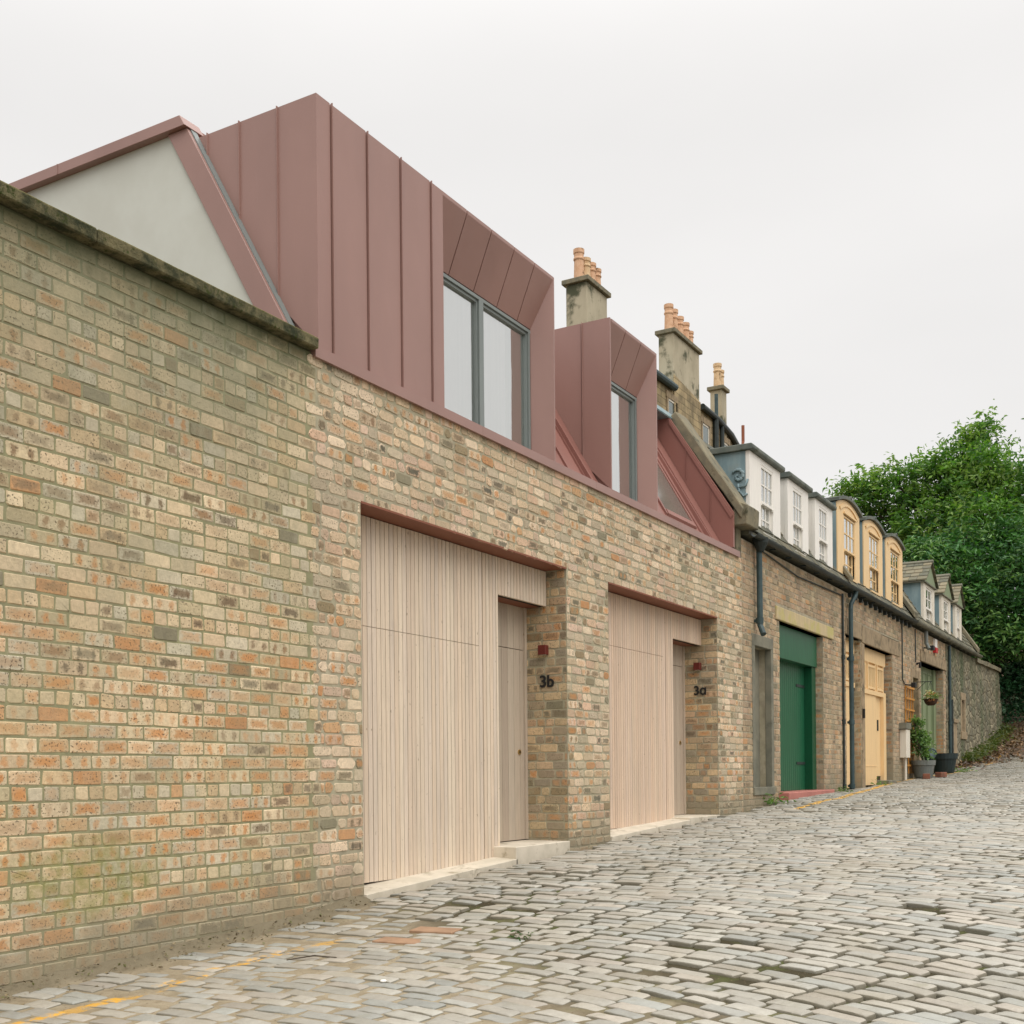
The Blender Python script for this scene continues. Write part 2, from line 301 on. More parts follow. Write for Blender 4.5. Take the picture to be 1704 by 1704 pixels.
c = g.mix(g.ss(4.9, 7.0, far), pale, dk)
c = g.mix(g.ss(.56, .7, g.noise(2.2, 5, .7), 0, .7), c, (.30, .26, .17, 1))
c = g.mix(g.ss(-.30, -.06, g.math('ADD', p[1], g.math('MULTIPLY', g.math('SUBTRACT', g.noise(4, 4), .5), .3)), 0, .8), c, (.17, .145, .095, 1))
c = g.mix(g.ss(.64, .69, g.noise(45, 3)), c, (.16, .12, .075, 1))
c = g.mix(g.ss(36.5, 40, g.math('ADD', p[0], g.math('MULTIPLY', g.math('SUBTRACT', g.noise(1.1, 4), .5), 4.0))), c, g.mix(g.ss(.35, .65, g.noise(3, 5, .7)), (.10, .07, .045, 1), (.19, .15, .095, 1)))
c = g.mix(g.math('MULTIPLY', line_mask(g, 1.0), .6), c, YEL)
M['mud'] = g.pbr(c, .95, g.bump(g.math('ADD', g.noise(26, 5, .7), g.noise(130, 3)), .6, .012), .15)
g = G('earth'); p = g.sep(g.pos); c = g.mix(g.ss(.35, .65, g.noise(1.3, 6, .65)), (.075, .05, .03, 1), (.16, .12, .075, 1))
c = g.mix(g.ss(.55, .7, g.noise(.6, 4), 0, .8), c, (.07, .095, .03, 1)); M['earth'] = g.pbr(c, .95, g.bump(g.noise(12, 6, .7), .8, .05), .1)
def leafmat(name, a, b, trans=.35):
    g = G(name); col = g.attr('col'); d = g.n('BsdfPrincipled'); g.put(d.inputs['Base Color'], col); d.inputs['Roughness'].default_value = .45
    d.inputs['Specular IOR Level'].default_value = .4
    t = g.n('BsdfTranslucent'); g.put(t.inputs[0], g.mix(1, col, (1.3, 1.5, .5, 1), 'MULTIPLY'))
    mx = g.n('MixShader'); mx.inputs[0].default_value = trans; g.nt.links.new(d.outputs[0], mx.inputs[1]); g.nt.links.new(t.outputs[0], mx.inputs[2])
    g.nt.links.new(mx.outputs[0], g.out.inputs[0]); return g.m
M['leaf'] = leafmat('leaf', 0, 0); M['leaf_gloss'] = leafmat('glossy_leaf', 0, 0, .2)
M['bark'] = speckled('bark', (.09, .07, .05, 1), (.05, .04, .03, 1), 6, .95, 25, .8, .02)
M['litter'] = leafmat('dead_leaf', 0, 0, .1)

# ------------------------------------------------------------------ object helpers
ORG = {}
def empty(name, loc, label, cat, group=None):
    o = bpy.data.objects.new(name, None); COL.objects.link(o); o.location = loc; o.empty_display_size = .3
    o['label'] = label; o['category'] = cat
    if group: o['group'] = group
    ORG[o.name] = Vector(loc); return o
def link(name, me, mats, parent=None, kind=None, label=None):
    o = bpy.data.objects.new(name, me); COL.objects.link(o)
    for m in (mats if isinstance(mats, (list, tuple)) else [mats]): me.materials.append(m)
    if parent is not None:
        off = ORG[parent.name]; me.transform(Matrix.Translation(-off)); o.parent = parent; ORG[o.name] = off
        # children of an Empty sit at its origin, children of a part share that same origin
    else: ORG[o.name] = Vector((0, 0, 0))
    if kind: o['kind'] = kind
    if label: o['label'] = label
    return o
def recenter(o, loc):
    loc = Vector(loc); o.data.transform(Matrix.Translation(-loc)); o.location = loc; ORG[o.name] = loc
class MB:
    def __init__(s): s.v = []; s.f = []; s.mi = []; s.c = None
    def add(s, vs, fs, mi=0):
        n = len(s.v); s.v += [tuple(v) for v in vs]; s.f += [tuple(i + n for i in f) for f in fs]; s.mi += [mi] * len(fs); return s
    def box(s, x0, x1, y0, y1, z0, z1, mi=0):
        return s.add([(x0, y0, z0), (x1, y0, z0), (x1, y1, z0), (x0, y1, z0), (x0, y0, z1), (x1, y0, z1), (x1, y1, z1), (x0, y1, z1)],
                     [(0, 3, 2, 1), (4, 5, 6, 7), (0, 1, 5, 4), (1, 2, 6, 5), (2, 3, 7, 6), (3, 0, 4, 7)], mi)
    def prism(s, pts, axis, a, b, mi=0):
        n = len(pts)
        def P(p, t): return {'x': (t, p[0], p[1]), 'y': (p[0], t, p[1]), 'z': (p[0], p[1], t)}[axis]
        return s.add([P(p, a) for p in pts] + [P(p, b) for p in pts],
                     [tuple(range(n))[::-1], tuple(range(n, 2 * n))] + [(i, (i + 1) % n, n + (i + 1) % n, n + i) for i in range(n)], mi)
    def tube(s, pts, r, n=10, mi=0, caps=True):
        pts = [Vector(p) for p in pts]; rs = r if isinstance(r, (list, tuple)) else [r] * len(pts); rings = []
        prev = None
        for i, p in enumerate(pts):
            t = (pts[min(i + 1, len(pts) - 1)] - pts[max(i - 1, 0)]).normalized()
            if prev is None: a = t.orthogonal().normalized()
            else: a = (prev - t * prev.dot(t)).normalized()
            prev = a; b = t.cross(a)
            rings.append([p + (a * math.cos(2 * math.pi * k / n) + b * math.sin(2 * math.pi * k / n)) * rs[i] for k in range(n)])
        vs = [q for rg in rings for q in rg]
        fs = [(i * n + k, i * n + (k + 1) % n, (i + 1) * n + (k + 1) % n, (i + 1) * n + k) for i in range(len(pts) - 1) for k in range(n)]
        if caps: fs += [tuple(range(n))[::-1], tuple(range((len(pts) - 1) * n, len(pts) * n))]
        return s.add(vs, fs, mi)
    def lathe(s, prof, c, n=20, mi=0):
        vs = [(c[0] + r * math.cos(2 * math.pi * k / n), c[1] + r * math.sin(2 * math.pi * k / n), c[2] + z) for r, z in prof for k in range(n)]
        fs = [(i * n + k, i * n + (k + 1) % n, (i + 1) * n + (k + 1) % n, (i + 1) * n + k) for i in range(len(prof) - 1) for k in range(n)]
        return s.add(vs, fs, mi)
    def build(s, name, mat, parent=None, bevel=0, smooth=False, kind=None, label=None, wob=0, cols=None):
        me = bpy.data.meshes.new(name); me.from_pydata(s.v, [], s.f); me.polygons.foreach_set('material_index', s.mi)
        if cols is not None:
            at = me.attributes.new('col', 'FLOAT_COLOR', 'POINT'); at.data.foreach_set('color', np.array(cols, dtype=np.float32).ravel())
        bm = bmesh.new(); bm.from_mesh(me)
        bmesh.ops.recalc_face_normals(bm, faces=bm.faces)
        if bevel:
            es = [e for e in bm.edges if len(e.link_faces) == 2 and e.calc_face_angle(0) > .6]
            bmesh.ops.bevel(bm, geom=es, offset=bevel, segments=1, affect='EDGES', clamp_overlap=True)
        if wob:
            bmesh.ops.subdivide_edges(bm, edges=[e for e in bm.edges if e.calc_length() > .3], cuts=max(1, int(wob[1])), use_grid_fill=True)
            for v in bm.verts:
                q = v.co * 3.1; v.co += Vector((mnoise.noise(q), mnoise.noise(q + Vector((9, 3, 1))), mnoise.noise(q + Vector((2, 17, 5))))) * wob[0]
        bm.to_mesh(me); bm.free()
        if smooth: me.polygons.foreach_set('use_smooth', [True] * len(me.polygons))
        return link(name, me, mat, parent, kind, label)
def cbox(mb, cols, b, c, mi=0): mb.box(*b, mi); cols += [c] * 8

def np_mesh(name, V, faces_flat, loops_per, attrs=(), mi=None, smooth=False):
    me = bpy.data.meshes.new(name); V = np.asarray(V, np.float32)
    me.vertices.add(len(V)); me.vertices.foreach_set('co', V.ravel())
    ff = np.asarray(faces_flat, np.int32); lp = np.asarray(loops_per, np.int32)
    me.loops.add(len(ff)); me.loops.foreach_set('vertex_index', ff)
    me.polygons.add(len(lp)); st = np.concatenate([[0], np.cumsum(lp)[:-1]]).astype(np.int32)
    me.polygons.foreach_set('loop_start', st); me.polygons.foreach_set('loop_total', lp)
    if mi is not None: me.polygons.foreach_set('material_index', np.asarray(mi, np.int32))
    me.polygons.foreach_set('use_smooth', np.full(len(lp), smooth))
    me.update(calc_edges=True); me.validate()
    for an, ty, d in attrs:
        at = me.attributes.new(an, ty, 'POINT'); at.data.foreach_set('color' if 'COLOR' in ty else 'vector', np.asarray(d, np.float32).ravel())
    return me

# ------------------------------------------------------------------ brickwork
CO = .0975
PAL = {
 'garden': ([L(216, 190, 150), L(205, 184, 146), L(196, 178, 144), L(222, 198, 160), L(200, 186, 158), L(192, 182, 156), L(206, 176, 132), L(188, 170, 132), L(214, 186, 148)], 1.16),
 'new': ([L(214, 184, 148), L(206, 176, 142), L(196, 170, 138), L(202, 180, 150), L(186, 168, 142), L(204, 166, 136), L(178, 160, 134), L(216, 192, 162), L(202, 170, 146), L(212, 186, 156)], 1.26),
 'old': ([L(188, 156, 120), L(174, 146, 114), L(162, 136, 108), L(176, 142, 112), L(192, 166, 132), L(160, 138, 112), L(182, 150, 122)], 1.25),
 'jamb': ([L(204, 172, 130), L(212, 182, 136), L(190, 160, 124), L(176, 150, 120), L(208, 176, 132), L(158, 138, 114), L(196, 158, 122), L(150, 136, 116)], 1.15)}
def brickwork(name, parent, runs, mats, label=None, kind=None):
    """runs: dicts giving a plane (origin, direction, outward normal), its extent, holes, bond and palette; one mesh"""
    V = []; F = []; NL = []; MI = []; A_col = []; A_sp = []; A_bc = []; nv = 0
    def backing(r):
        nonlocal nv
        O, D, N = Vector(r['o']), Vector(r['d']), Vector(r['n']); dp = r.get('depth', .25)
        us = sorted({r['u0'], r['u1'], *[h[i] for h in r['holes'] for i in (0, 1) if r['u0'] < h[i] < r['u1']]})
        zs = sorted({r['z0'], r['z1'], *[h[i] for h in r['holes'] for i in (2, 3) if r['z0'] < h[i] < r['z1']]})
        for i in range(len(us) - 1):
            for j in range(len(zs) - 1):
                uc, zc = (us[i] + us[i + 1]) / 2, (zs[j] + zs[j + 1]) / 2
                if any(h[0] < uc < h[1] and h[2] < zc < h[3] for h in r['holes']): continue
                for dd, flip in ((-r.get('rec', .0045), False), (-dp, True)):
                    q = [O + D * a + N * dd + Vector((0, 0, b)) for a, b in ((us[i], zs[j]), (us[i + 1], zs[j]), (us[i + 1], zs[j + 1]), (us[i], zs[j + 1]))]
                    V.extend([tuple(x) for x in q]); idx = [nv, nv + 1, nv + 2, nv + 3]
                    if (D.cross(Vector((0, 0, 1))).dot(N) < 0) != flip: idx = idx[::-1]
                    F.extend(idx); NL.append(4); MI.append(1); nv += 4
        edges = []
        for h in r['holes']:
            if r.get('reveal', True):
                a, b, c, d = max(h[0], r['u0']), min(h[1], r['u1']), max(h[2], r['z0']), min(h[3], r['z1'])
                edges += [(a, c, a, d), (b, d, b, c)] + ([(a, d, b, d)] if d < r['z1'] else []) + ([(b, c, a, c)] if c > r['z0'] else [])
        edges += [(r['u0'], r['z1'], r['u1'], r['z1']), (r['u0'], r['z0'], r['u0'], r['z1']), (r['u1'], r['z0'], r['u1'], r['z1'])]
        for a, c, b, d in edges:
            q = [O + D * a + Vector((0, 0, c)) - N * .008, O + D * b + Vector((0, 0, d)) - N * .008, O + D * b + Vector((0, 0, d)) - N * dp, O + D * a + Vector((0, 0, c)) - N * dp]
            V.extend([tuple(x) for x in q]); F.extend([nv, nv + 1, nv + 2, nv + 3]); NL.append(4); MI.append(1); nv += 4
    for r in runs: backing(r)
    n_back = nv
    A_col += [(.4, .4, .4, 1)] * nv; A_sp += [(0, 0, 0)] * nv; A_bc += [(0, 0, 0)] * nv
    for r in runs:
        O, D, N = Vector(r['o']), Vector(r['d']), Vector(r['n']); flip = D.cross(Vector((0, 0, 1))).dot(N) < 0
        pal, pk = PAL[r['pal']]; rough = r.get('rough', .0028); S = r.get('S', .228); hol = r['holes']; spots = r.get('spots', .35)
        for k in range(int(r['z0'] / CO) - 1, int(r['z1'] / CO) + 1):
            za, zb = k * CO, (k + 1) * CO
            if zb > r['z1'] + .02 or za < r['z0'] - .001: continue
            u = r['u0'] - random.random() * S; bond = r['bond']; hdr = False
            if bond == 'garden': hdr = (k + r.get('ho', 0)) % 6 == 0; u = r['u0'] - (S / 2 if k % 2 else 0) - S
            cuts = [(h[0], h[1]) for h in hol if h[2] < (za + zb) / 2 < h[3]]
            lo_u, hi_u = r['u0'], r['u1']; off = (.058 if k % 2 else -.058) + .02 * math.sin(k * 2.7)
            if r.get('tooth') == 'end': hi_u += off
            if r.get('tooth') == 'start': lo_u += off
            lastH = False
            while u < hi_u:
                if bond == 'garden': ln = S / 2 if hdr else S
                else:
                    ph = r.get('ph', .45); isH = random.random() < (ph if not lastH else ph * .55); lastH = isH
                    ln = S / 2 if isH else S
                ln *= random.uniform(.975, 1.025); segs = [(max(u, lo_u), min(u + ln, hi_u))]; u += ln
                for c0, c1 in cuts:
                    ns = []
                    for a, b in segs:
                        if b <= c0 or a >= c1: ns.append((a, b)); continue
                        if a < c0: ns.append((a, c0))
                        if b > c1: ns.append((c1, b))
                    segs = ns
                for a, b in segs:
                    if b - a < .035: continue
                    mid = O + D * ((a + b) / 2)
                    if zb < gnd(mid.x) - .03: continue
                    j = r.get('joint', .0048); a2, b2, z2, z3 = a + j, b - j, za + j, zb - j
                    cc = min(r.get('cc', .011), (b2 - a2) * .2) * random.uniform(.5, 1.5)
                    oct_ = [(a2 + cc, z2), (b2 - cc, z2), (b2, z2 + cc), (b2, z3 - cc), (b2 - cc, z3), (a2 + cc, z3), (a2, z3 - cc), (a2, z2 + cc)]
                    oct_ = [(p + random.gauss(0, rough), q + random.gauss(0, rough)) for p, q in oct_]
                    um, zm = (a2 + b2) / 2, (z2 + z3) / 2; out = random.uniform(0, .0025) + (random.random() < .02) * .004; ins = random.uniform(.004, .010)
                    tiltu, tiltz = random.gauss(0, .012), random.gauss(0, .02)
                    for p, q in oct_:
                        w_ = O + D * p + Vector((0, 0, q)) - N * (r.get('rec', .0045) + .003); V.append(tuple(w_)); A_bc.append((p - um, q - zm, 0))
                    for p, q in oct_:
                        p2 = p + (ins if p < um else -ins); q2 = q + (ins if q < zm else -ins)
                        w_ = O + D * p2 + Vector((0, 0, q2)) + N * (out + (p2 - um) * tiltu + (q2 - zm) * tiltz); V.append(tuple(w_)); A_bc.append((p2 - um, q2 - zm, 0))
                    rn = random.random(); us = min(2.2, .225 / max(.05, b2 - a2))
                    for q_ in range(16): A_bc[-1 - q_] = (A_bc[-1 - q_][0] * us, A_bc[-1 - q_][1], rn)
                    c = random.choice(pal); kk = pk * random.uniform(.84, 1.10); sp = [0, 0, 0]
                    c = tuple(x * kk for x in c[:3]) + (1,)
                    lum = .3 * c[0] + .55 * c[1] + .15 * c[2]; ds = .16; c = (c[0] * (1 - ds) + lum * 1.06 * ds, c[1] * (1 - ds) + lum * ds, c[2] * (1 - ds) + lum * .92 * ds, 1)
                    x = mid.x; darkp = r.get('darkp', .05)
                    if r['pal'] == 'garden': darkp = .02 + .08 * float(sst(4.6, 7.2, x))
                    isdark = random.random() < darkp
                    if isdark and random.random() < .3: c = L(*random.choice([(150, 136, 112), (138, 130, 110), (154, 132, 102)]), random.uniform(.85, 1.1)); isdark = False
                    if random.random() < r.get('redp', .018) * (1.6 if zm < 2.6 else .6): c = L(*random.choice([(212, 158, 112), (206, 148, 102), (216, 170, 126)]), .95)
                    hf = .3 if hdr else 1.0
                    if r['pal'] == 'garden': hf *= 1.25 if zm < 2.5 else .75
                    t = random.random()
                    if isdark: pass
                    elif t < spots * .38 * hf and b - a > .17: sp[0] = random.uniform(.35, .95)
                    elif t < spots * hf: sp[1] = random.uniform(.3, .9)
                    if isdark: sp = [random.choice((0, 0, 1)), random.uniform(.75, 1), 0]
                    sp[2] = random.uniform(.8, 1) if isdark else random.uniform(0, .2) if random.random() < (.88 if zm < 2.25 else .6 if zm < 2.9 else .4) else random.uniform(.45, .9)
                    A_col += [c] * 16; A_sp += [tuple(sp)] * 16
                    fr = list(range(nv + 8, nv + 16)); F.extend(fr[::-1] if flip else fr); NL.append(8); MI.append(0)
                    for i in range(8):
                        q = [nv + i, nv + (i + 1) % 8, nv + 8 + (i + 1) % 8, nv + 8 + i]; F.extend(q[::-1] if flip else q); NL.append(4); MI.append(0)
                    nv += 16
    me = np_mesh(name, V, F, NL, [('col', 'FLOAT_COLOR', A_col), ('sp', 'FLOAT_VECTOR', A_sp), ('bc', 'FLOAT_VECTOR', A_bc)], MI)
    return link(name, me, mats, parent, kind, label)
def facade(u0, u1, z0, z1, holes, bond, pal, **k):
    return dict(o=(0, k.pop('y', 0), 0), d=(1, 0, 0), n=(0, -1, 0), u0=u0, u1=u1, z0=z0, z1=z1, holes=holes, bond=bond, pal=pal, **k)
def jamb(x, y0, y1, z0, z1, face, pal='jamb', **k):   # face -1: looks towards -x
    return dict(o=(x, 0, 0), d=(0, 1, 0), n=(face, 0, 0), u0=y0, u1=y1, z0=z0, z1=z1, holes=[], bond='mix', pal=pal, depth=.012, **k)

# ================================================================== THE SETTING: ground, lane
xs = np.concatenate([np.arange(-200, -4, 8), np.arange(-4, 60, .8), np.arange(60, 260, 10)])
ys = np.concatenate([np.arange(-150, -12, 8), np.arange(-12, 12, 1.0), np.arange(12, 160, 8)])
XX, YY = np.meshgrid(xs, ys, indexing='ij'); ZZ = gnd(XX) - .09 - .1 * sst(0, 1, np.abs(YY) - 8)
ni, nj = XX.shape; idx = np.arange(ni * nj).reshape(ni, nj)
F = np.stack([idx[:-1, :-1], idx[1:, :-1], idx[1:, 1:], idx[:-1, 1:]], -1).reshape(-1)
link('ground', np_mesh('ground', np.stack([XX, YY, ZZ], -1).reshape(-1, 3), F, np.full(len(F) // 4, 4), smooth=True), M['earth'], kind='structure')

def vnoise(x, y, s):   # cheap smooth value noise, numpy
    x = np.asarray(x) * s; y = np.asarray(y) * s; xi = np.floor(x).astype(int); yi = np.floor(y).astype(int); fx = x - xi; fy = y - yi
    h = lambda a, b: ((np.sin(a * 127.1 + b * 311.7) * 43758.5453) % 1.0)
    fx = fx * fx * (3 - 2 * fx); fy = fy * fy * (3 - 2 * fy)
    return (h(xi, yi) * (1 - fx) + h(xi + 1, yi) * fx) * (1 - fy) + (h(xi, yi + 1) * (1 - fx) + h(xi + 1, yi + 1) * fx) * fy
def lane_z(x, y):
    z = gnd(x) + (vnoise(x, y, .7) - .5) * .035
    d2 = ((x - 9.4) / 1.9) ** 2 + ((y + .75) / .65) ** 2
    z = z - .03 * sst(-.18, -.03, y) * sst(7.7, 7.9, x) * sst(17, 16.6, x)
    return z + .05 * np.exp(-d2) * (1 - sst(-.45, -.1, y)) - .02 * sst(-1.6, -.7, y) * sst(7.6, 6.8, x)
def mud_depth(x, y):
    t = sst(5.9, 7.7, x - .8 * (y + 2.8) + (vnoise(x, y, 1.6) - .5) * 1.4)
    return .001 + .006 * vnoise(x, y, 3.7) + .032 * t - .018 * (vnoise(x + 40, y, 2.3) > .72) * t
# joint filling
xs = np.concatenate([np.arange(1, 14, .045), np.arange(14, 50, .12)]); ys = np.concatenate([np.arange(-9, -7, .2), np.arange(-7, .041, .055)])
XX, YY = np.meshgrid(xs, ys, indexing='ij')
ZZ = lane_z(XX, YY) - mud_depth(XX, YY) + (vnoise(XX, YY, 9) - .5) * .007
fil = sst(-.16, .0, YY) * (XX < 7.9); ZZ = ZZ + .05 * fil ** 2 + fil * (vnoise(XX, YY, 5) - .5) * .03
ni, nj = XX.shape; idx = np.arange(ni * nj).reshape(ni, nj)
Fm = np.stack([idx[:-1, :-1], idx[1:, :-1], idx[1:, 1:], idx[:-1, 1:]], -1).reshape(-1)
MV = np.stack([XX, YY, ZZ], -1).reshape(-1, 3)
# setts: rows run across the lane and bend as they approach its far side
def rowx(x0, y): yy = np.minimum(0, y + 1.6); return x0 - .075 * yy * yy + .03 * np.sin(y * 1.3 + x0 * .8)
SV = []; SF = []; SN = []; SCOL = []; nv = 0
ang = np.linspace(0, 2 * math.pi, 13)[:-1]
def sett_outline(a, b, lod, rough):
    r = min(.016, a * .4) * random.uniform(.6, 1.2); pts = []; k = 1 if lod else 3
    for cx, cy, t0 in ((a - r, b - r, 0), (-a + r, b - r, 90), (-a + r, -b + r, 180), (a - r, -b + r, 270)):
        for i in range(k): t = R_(t0 + (45 if k == 1 else 45 * i)); pts.append((cx + r * math.cos(t), cy + r * math.sin(t)))
    out = []
    for i, p in enumerate(pts):       # extra points along the long sides so edges can wander
        out.append(p); q = pts[(i + 1) % len(pts)]
        if abs(p[1] - q[1]) > b * .9:
            for f_ in ((.33, .67) if not lod else (.5,)): out.append((p[0] + (q[0] - p[0]) * f_ + random.gauss(0, rough), p[1] + (q[1] - p[1]) * f_))
    P = np.array(out); cj = rng.normal(0, rough, (4, 2)) * np.array([1, 1.6])
    u = (P[:, 0] / a + 1) / 2; v = (P[:, 1] / b + 1) / 2
    return P + (1 - u)[:, None] * (1 - v)[:, None] * cj[0] + u[:, None] * (1 - v)[:, None] * cj[1] + u[:, None] * v[:, None] * cj[2] + (1 - u)[:, None] * v[:, None] * cj[3]
SPAL = [L(198, 194, 182), L(193, 190, 178), L(202, 197, 184), L(188, 187, 178), L(198, 190, 176), L(184, 185, 177), L(192, 186, 172)]
x0 = 1.2
while x0 < 50.5:
    pitch = random.uniform(.108, .132); y = -7.4 - random.random() * .3
    lod = x0 > 17
    while y < -.02:
        ln = random.uniform(.235, .335) * (.7 if random.random() < .12 else 1); yc = y + ln / 2; y += ln
        xc = float(rowx(x0, yc))
        slope = float(rowx(x0, yc + .05) - rowx(x0, yc - .05)) / .1
        if xc < 1.1 or (yc > -.19 - .10 * random.random() and xc < 7.75): continue
        if yc > -.14 - .06 * random.random() or (xc > 33 and yc > -.55 + .4 * (random.random() - .5)): continue
        if xc < 7.8 and random.random() < .03 + .12 * (yc > -1.2): continue     # gone or buried in the near corner
        if random.random() < .012 or xc > 40.4 + .8 * math.sin(yc * 2.1) + random.random() * 1.2: continue
        nearmud = 1 - float(sst(5.9, 7.7, xc - .8 * (yc + 2.8)))
        jx, jy = .0034 + .003 * nearmud * random.random() + .004 * random.random(), .009 + .010 * nearmud * random.random() + .013 * random.random() ** 2
        cs = 1 / math.sqrt(1 + slope * slope); a, b = pitch * cs / 2 - jx, ln / (2 * cs) - jy
        P = sett_outline(a, b, lod, .0028 + .002 * nearmud); n = len(P); P[:, 0] += P[:, 1] * random.gauss(0, .025)
        th = math.atan(slope) * -1 + random.gauss(0, .02)
        c_, s_ = math.cos(th), math.sin(th); Q = np.stack([P[:, 0] * c_ - P[:, 1] * s_, P[:, 0] * s_ + P[:, 1] * c_], 1)
        rough_zone = 1.0 + 1.2 * math.exp(-(((xc - 9.2) / 2.2) ** 2 + ((yc + 1.0) / .9) ** 2))
        dz = random.gauss(0, .0028) * rough_zone + .003 * nearmud; tx, ty = random.gauss(0, .018) * rough_zone, random.gauss(0, .014) * rough_zone
        lev = [(-.07, 1.0), (-.015, 1.0), (-.006, .972), (-.001, .90), (.002, .55)] if not lod else [(-.06, 1.0), (-.008, .99), (.001, .88)]
        zb = lambda q: lane_z(xc + q[:, 0], yc + q[:, 1])
        zz = float(lane_z(xc, yc))
        for dzl, sc in lev:
            q = Q * sc; z = zz + dzl + dz + q[:, 0] * (tx + .047) + q[:, 1] * ty
            SV.append(np.stack([xc + q[:, 0], yc + q[:, 1], z], 1))
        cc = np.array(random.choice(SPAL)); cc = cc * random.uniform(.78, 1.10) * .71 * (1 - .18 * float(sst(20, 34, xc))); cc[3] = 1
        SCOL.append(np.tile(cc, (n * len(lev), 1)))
        for l in range(len(lev) - 1):
            o = nv + l * n
            for i in range(n): SF += [o + i, o + (i + 1) % n, o + n + (i + 1) % n, o + n + i]; SN.append(4)
        o = nv + (len(lev) - 1) * n; SF += list(range(o, o + n)); SN.append(n)
        nv += n * len(lev)
    x0 += pitch
SV = np.concatenate(SV); SCOL = np.concatenate(SCOL)
allV = np.concatenate([MV, SV]); allF = np.concatenate([Fm, np.array(SF) + len(MV)]); allN = np.concatenate([np.full(len(Fm) // 4, 4), SN])
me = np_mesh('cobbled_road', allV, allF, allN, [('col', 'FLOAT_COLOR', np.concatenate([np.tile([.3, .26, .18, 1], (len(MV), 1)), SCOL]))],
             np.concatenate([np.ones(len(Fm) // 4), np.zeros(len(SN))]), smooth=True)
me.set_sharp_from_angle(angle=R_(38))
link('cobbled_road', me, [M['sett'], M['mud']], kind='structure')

# ================================================================== GARDEN WALL
gw = empty('garden_wall', (4.6, 0, .3), 'tall old yellow brick wall under a mossy stone coping, left of the metal-clad dormers', 'wall')
brickwork('brickwork', gw, [facade(1.5, 7.25, 0, 4.98, [], 'garden', 'garden', ho=3, tooth='end', spots=.78, S=.228, depth=.36, joint=.0036, rec=.003, rough=.0024, cc=.0065)], [M['brick_garden'], M['mortar_garden']])
mb = MB()
x = 1.5
while x < 7.24:
    x1 = min(7.255, x + random.uniform(1.7, 2.3)); mb.prism([(-.085, 4.985), (-.09, 5.072), (.1, 5.105), (.42, 5.075), (.42, 4.985)], 'x', x, x1 - .006); x = x1
mb.build('coping', M['coping'], gw, bevel=.010, wob=(.007, 9))

# ================================================================== THE METAL-CLAD MEWS HOUSE
hs = empty('mews_house', (12.4, 0, .8), 'buff brick mews house with dark red metal dormers and two pale timber garage doors', 'house')
H1 = (7.88, 11.64, -1, 3.912); H2 = (12.74, 16.5, -1, 3.905)
brickwork('brick_wall', hs, [facade(7.25, 17.62, 0, 4.96, [H1, H2], 'mix', 'new', tooth='start', spots=.34, darkp=.13, redp=.02, S=.24, joint=.0062, cc=.017, rough=.0042, ph=.5, depth=.3, reveal=False),
    jamb(11.64, .004, .56, .3, 3.91, -1, spots=.3, darkp=.10), jamb(16.5, .004, .56, .5, 3.905, -1, spots=.3, darkp=.15),
    jamb(7.88, .004, .3, .3, 3.91, 1, 'new'), jamb(12.74, .004, .3, .5, 3.905, 1, 'new')], [M['brick_new'], M['mortar_new']])
# flashing
mb = MB(); xx = 7.262
while xx < 17.4:
    x1 = min(17.47, xx + 2.55); mb.prism([(-.036, 4.945), (-.036, 5.035), (.0, 5.05), (.14, 5.06), (.14, 4.97), (-.004, 4.97), (-.004, 4.945)], 'x', xx, x1 - .003); xx = x1
mb.build('flashing', M['red'], hs)
# roof: steep front slope, flat top, ribs
def rz(y): return 5.06 + 1.73 * (y - .12)
mb = MB()
for xa, xb in ((11.40, 12.855), (14.27, 17.15)): mb.prism([(.12, 5.0), (.12, 5.06), (1.3, rz(1.3)), (8, 7.13), (8, 5.0)], 'x', xa, xb)
for xa, xb in ((7.36, 11.40), (12.855, 14.27)): mb.prism([(1.36, 5.0), (1.36, 7.10), (8, 7.13), (8, 5.0)], 'x', xa, xb)
for xr in np.arange(11.55, 17.1, .43):
    if 12.8 < xr < 14.35: continue
    if 14.95 < xr < 16.2: continue
    mb.prism([(.13, 5.06), (.11, 5.09), (1.28, rz(1.28) + .04), (1.3, rz(1.3))], 'x', xr - .006, xr + .006)
for xr in (16.5, 12.5): mb.prism([(.13, 5.06), (.08, 5.10), (1.26, rz(1.26) + .06), (1.3, rz(1.3))], 'x', xr - .02, xr + .02)
mb.build('roof', M['red_roof'], hs)
MB().box(11.42, 12.83, .10, .13, 5.05, 5.075).build('roof_gutter', M['dark'], hs)
mb = MB(); mb.prism([(.19, 5.16), (.17, 5.20), (.80, 6.29), (.82, 6.25)], 'x', 15.0, 15.06); mb.prism([(.19, 5.16), (.17, 5.20), (.80, 6.29), (.82, 6.25)], 'x', 16.1, 16.16)
mb.prism([(.19, 5.16), (.16, 5.20), (.20, 5.27), (.23, 5.23)], 'x', 15.06, 16.1)
so_ = mb.build('skylight', M['red_roof'], hs)
MB().add([(15.06, .2, 5.22), (16.1, .2, 5.22), (16.1, .81, 6.28), (15.06, .81, 6.28)], [(0, 1, 2, 3)]).build('pane', M['skylight_glass'], so_)
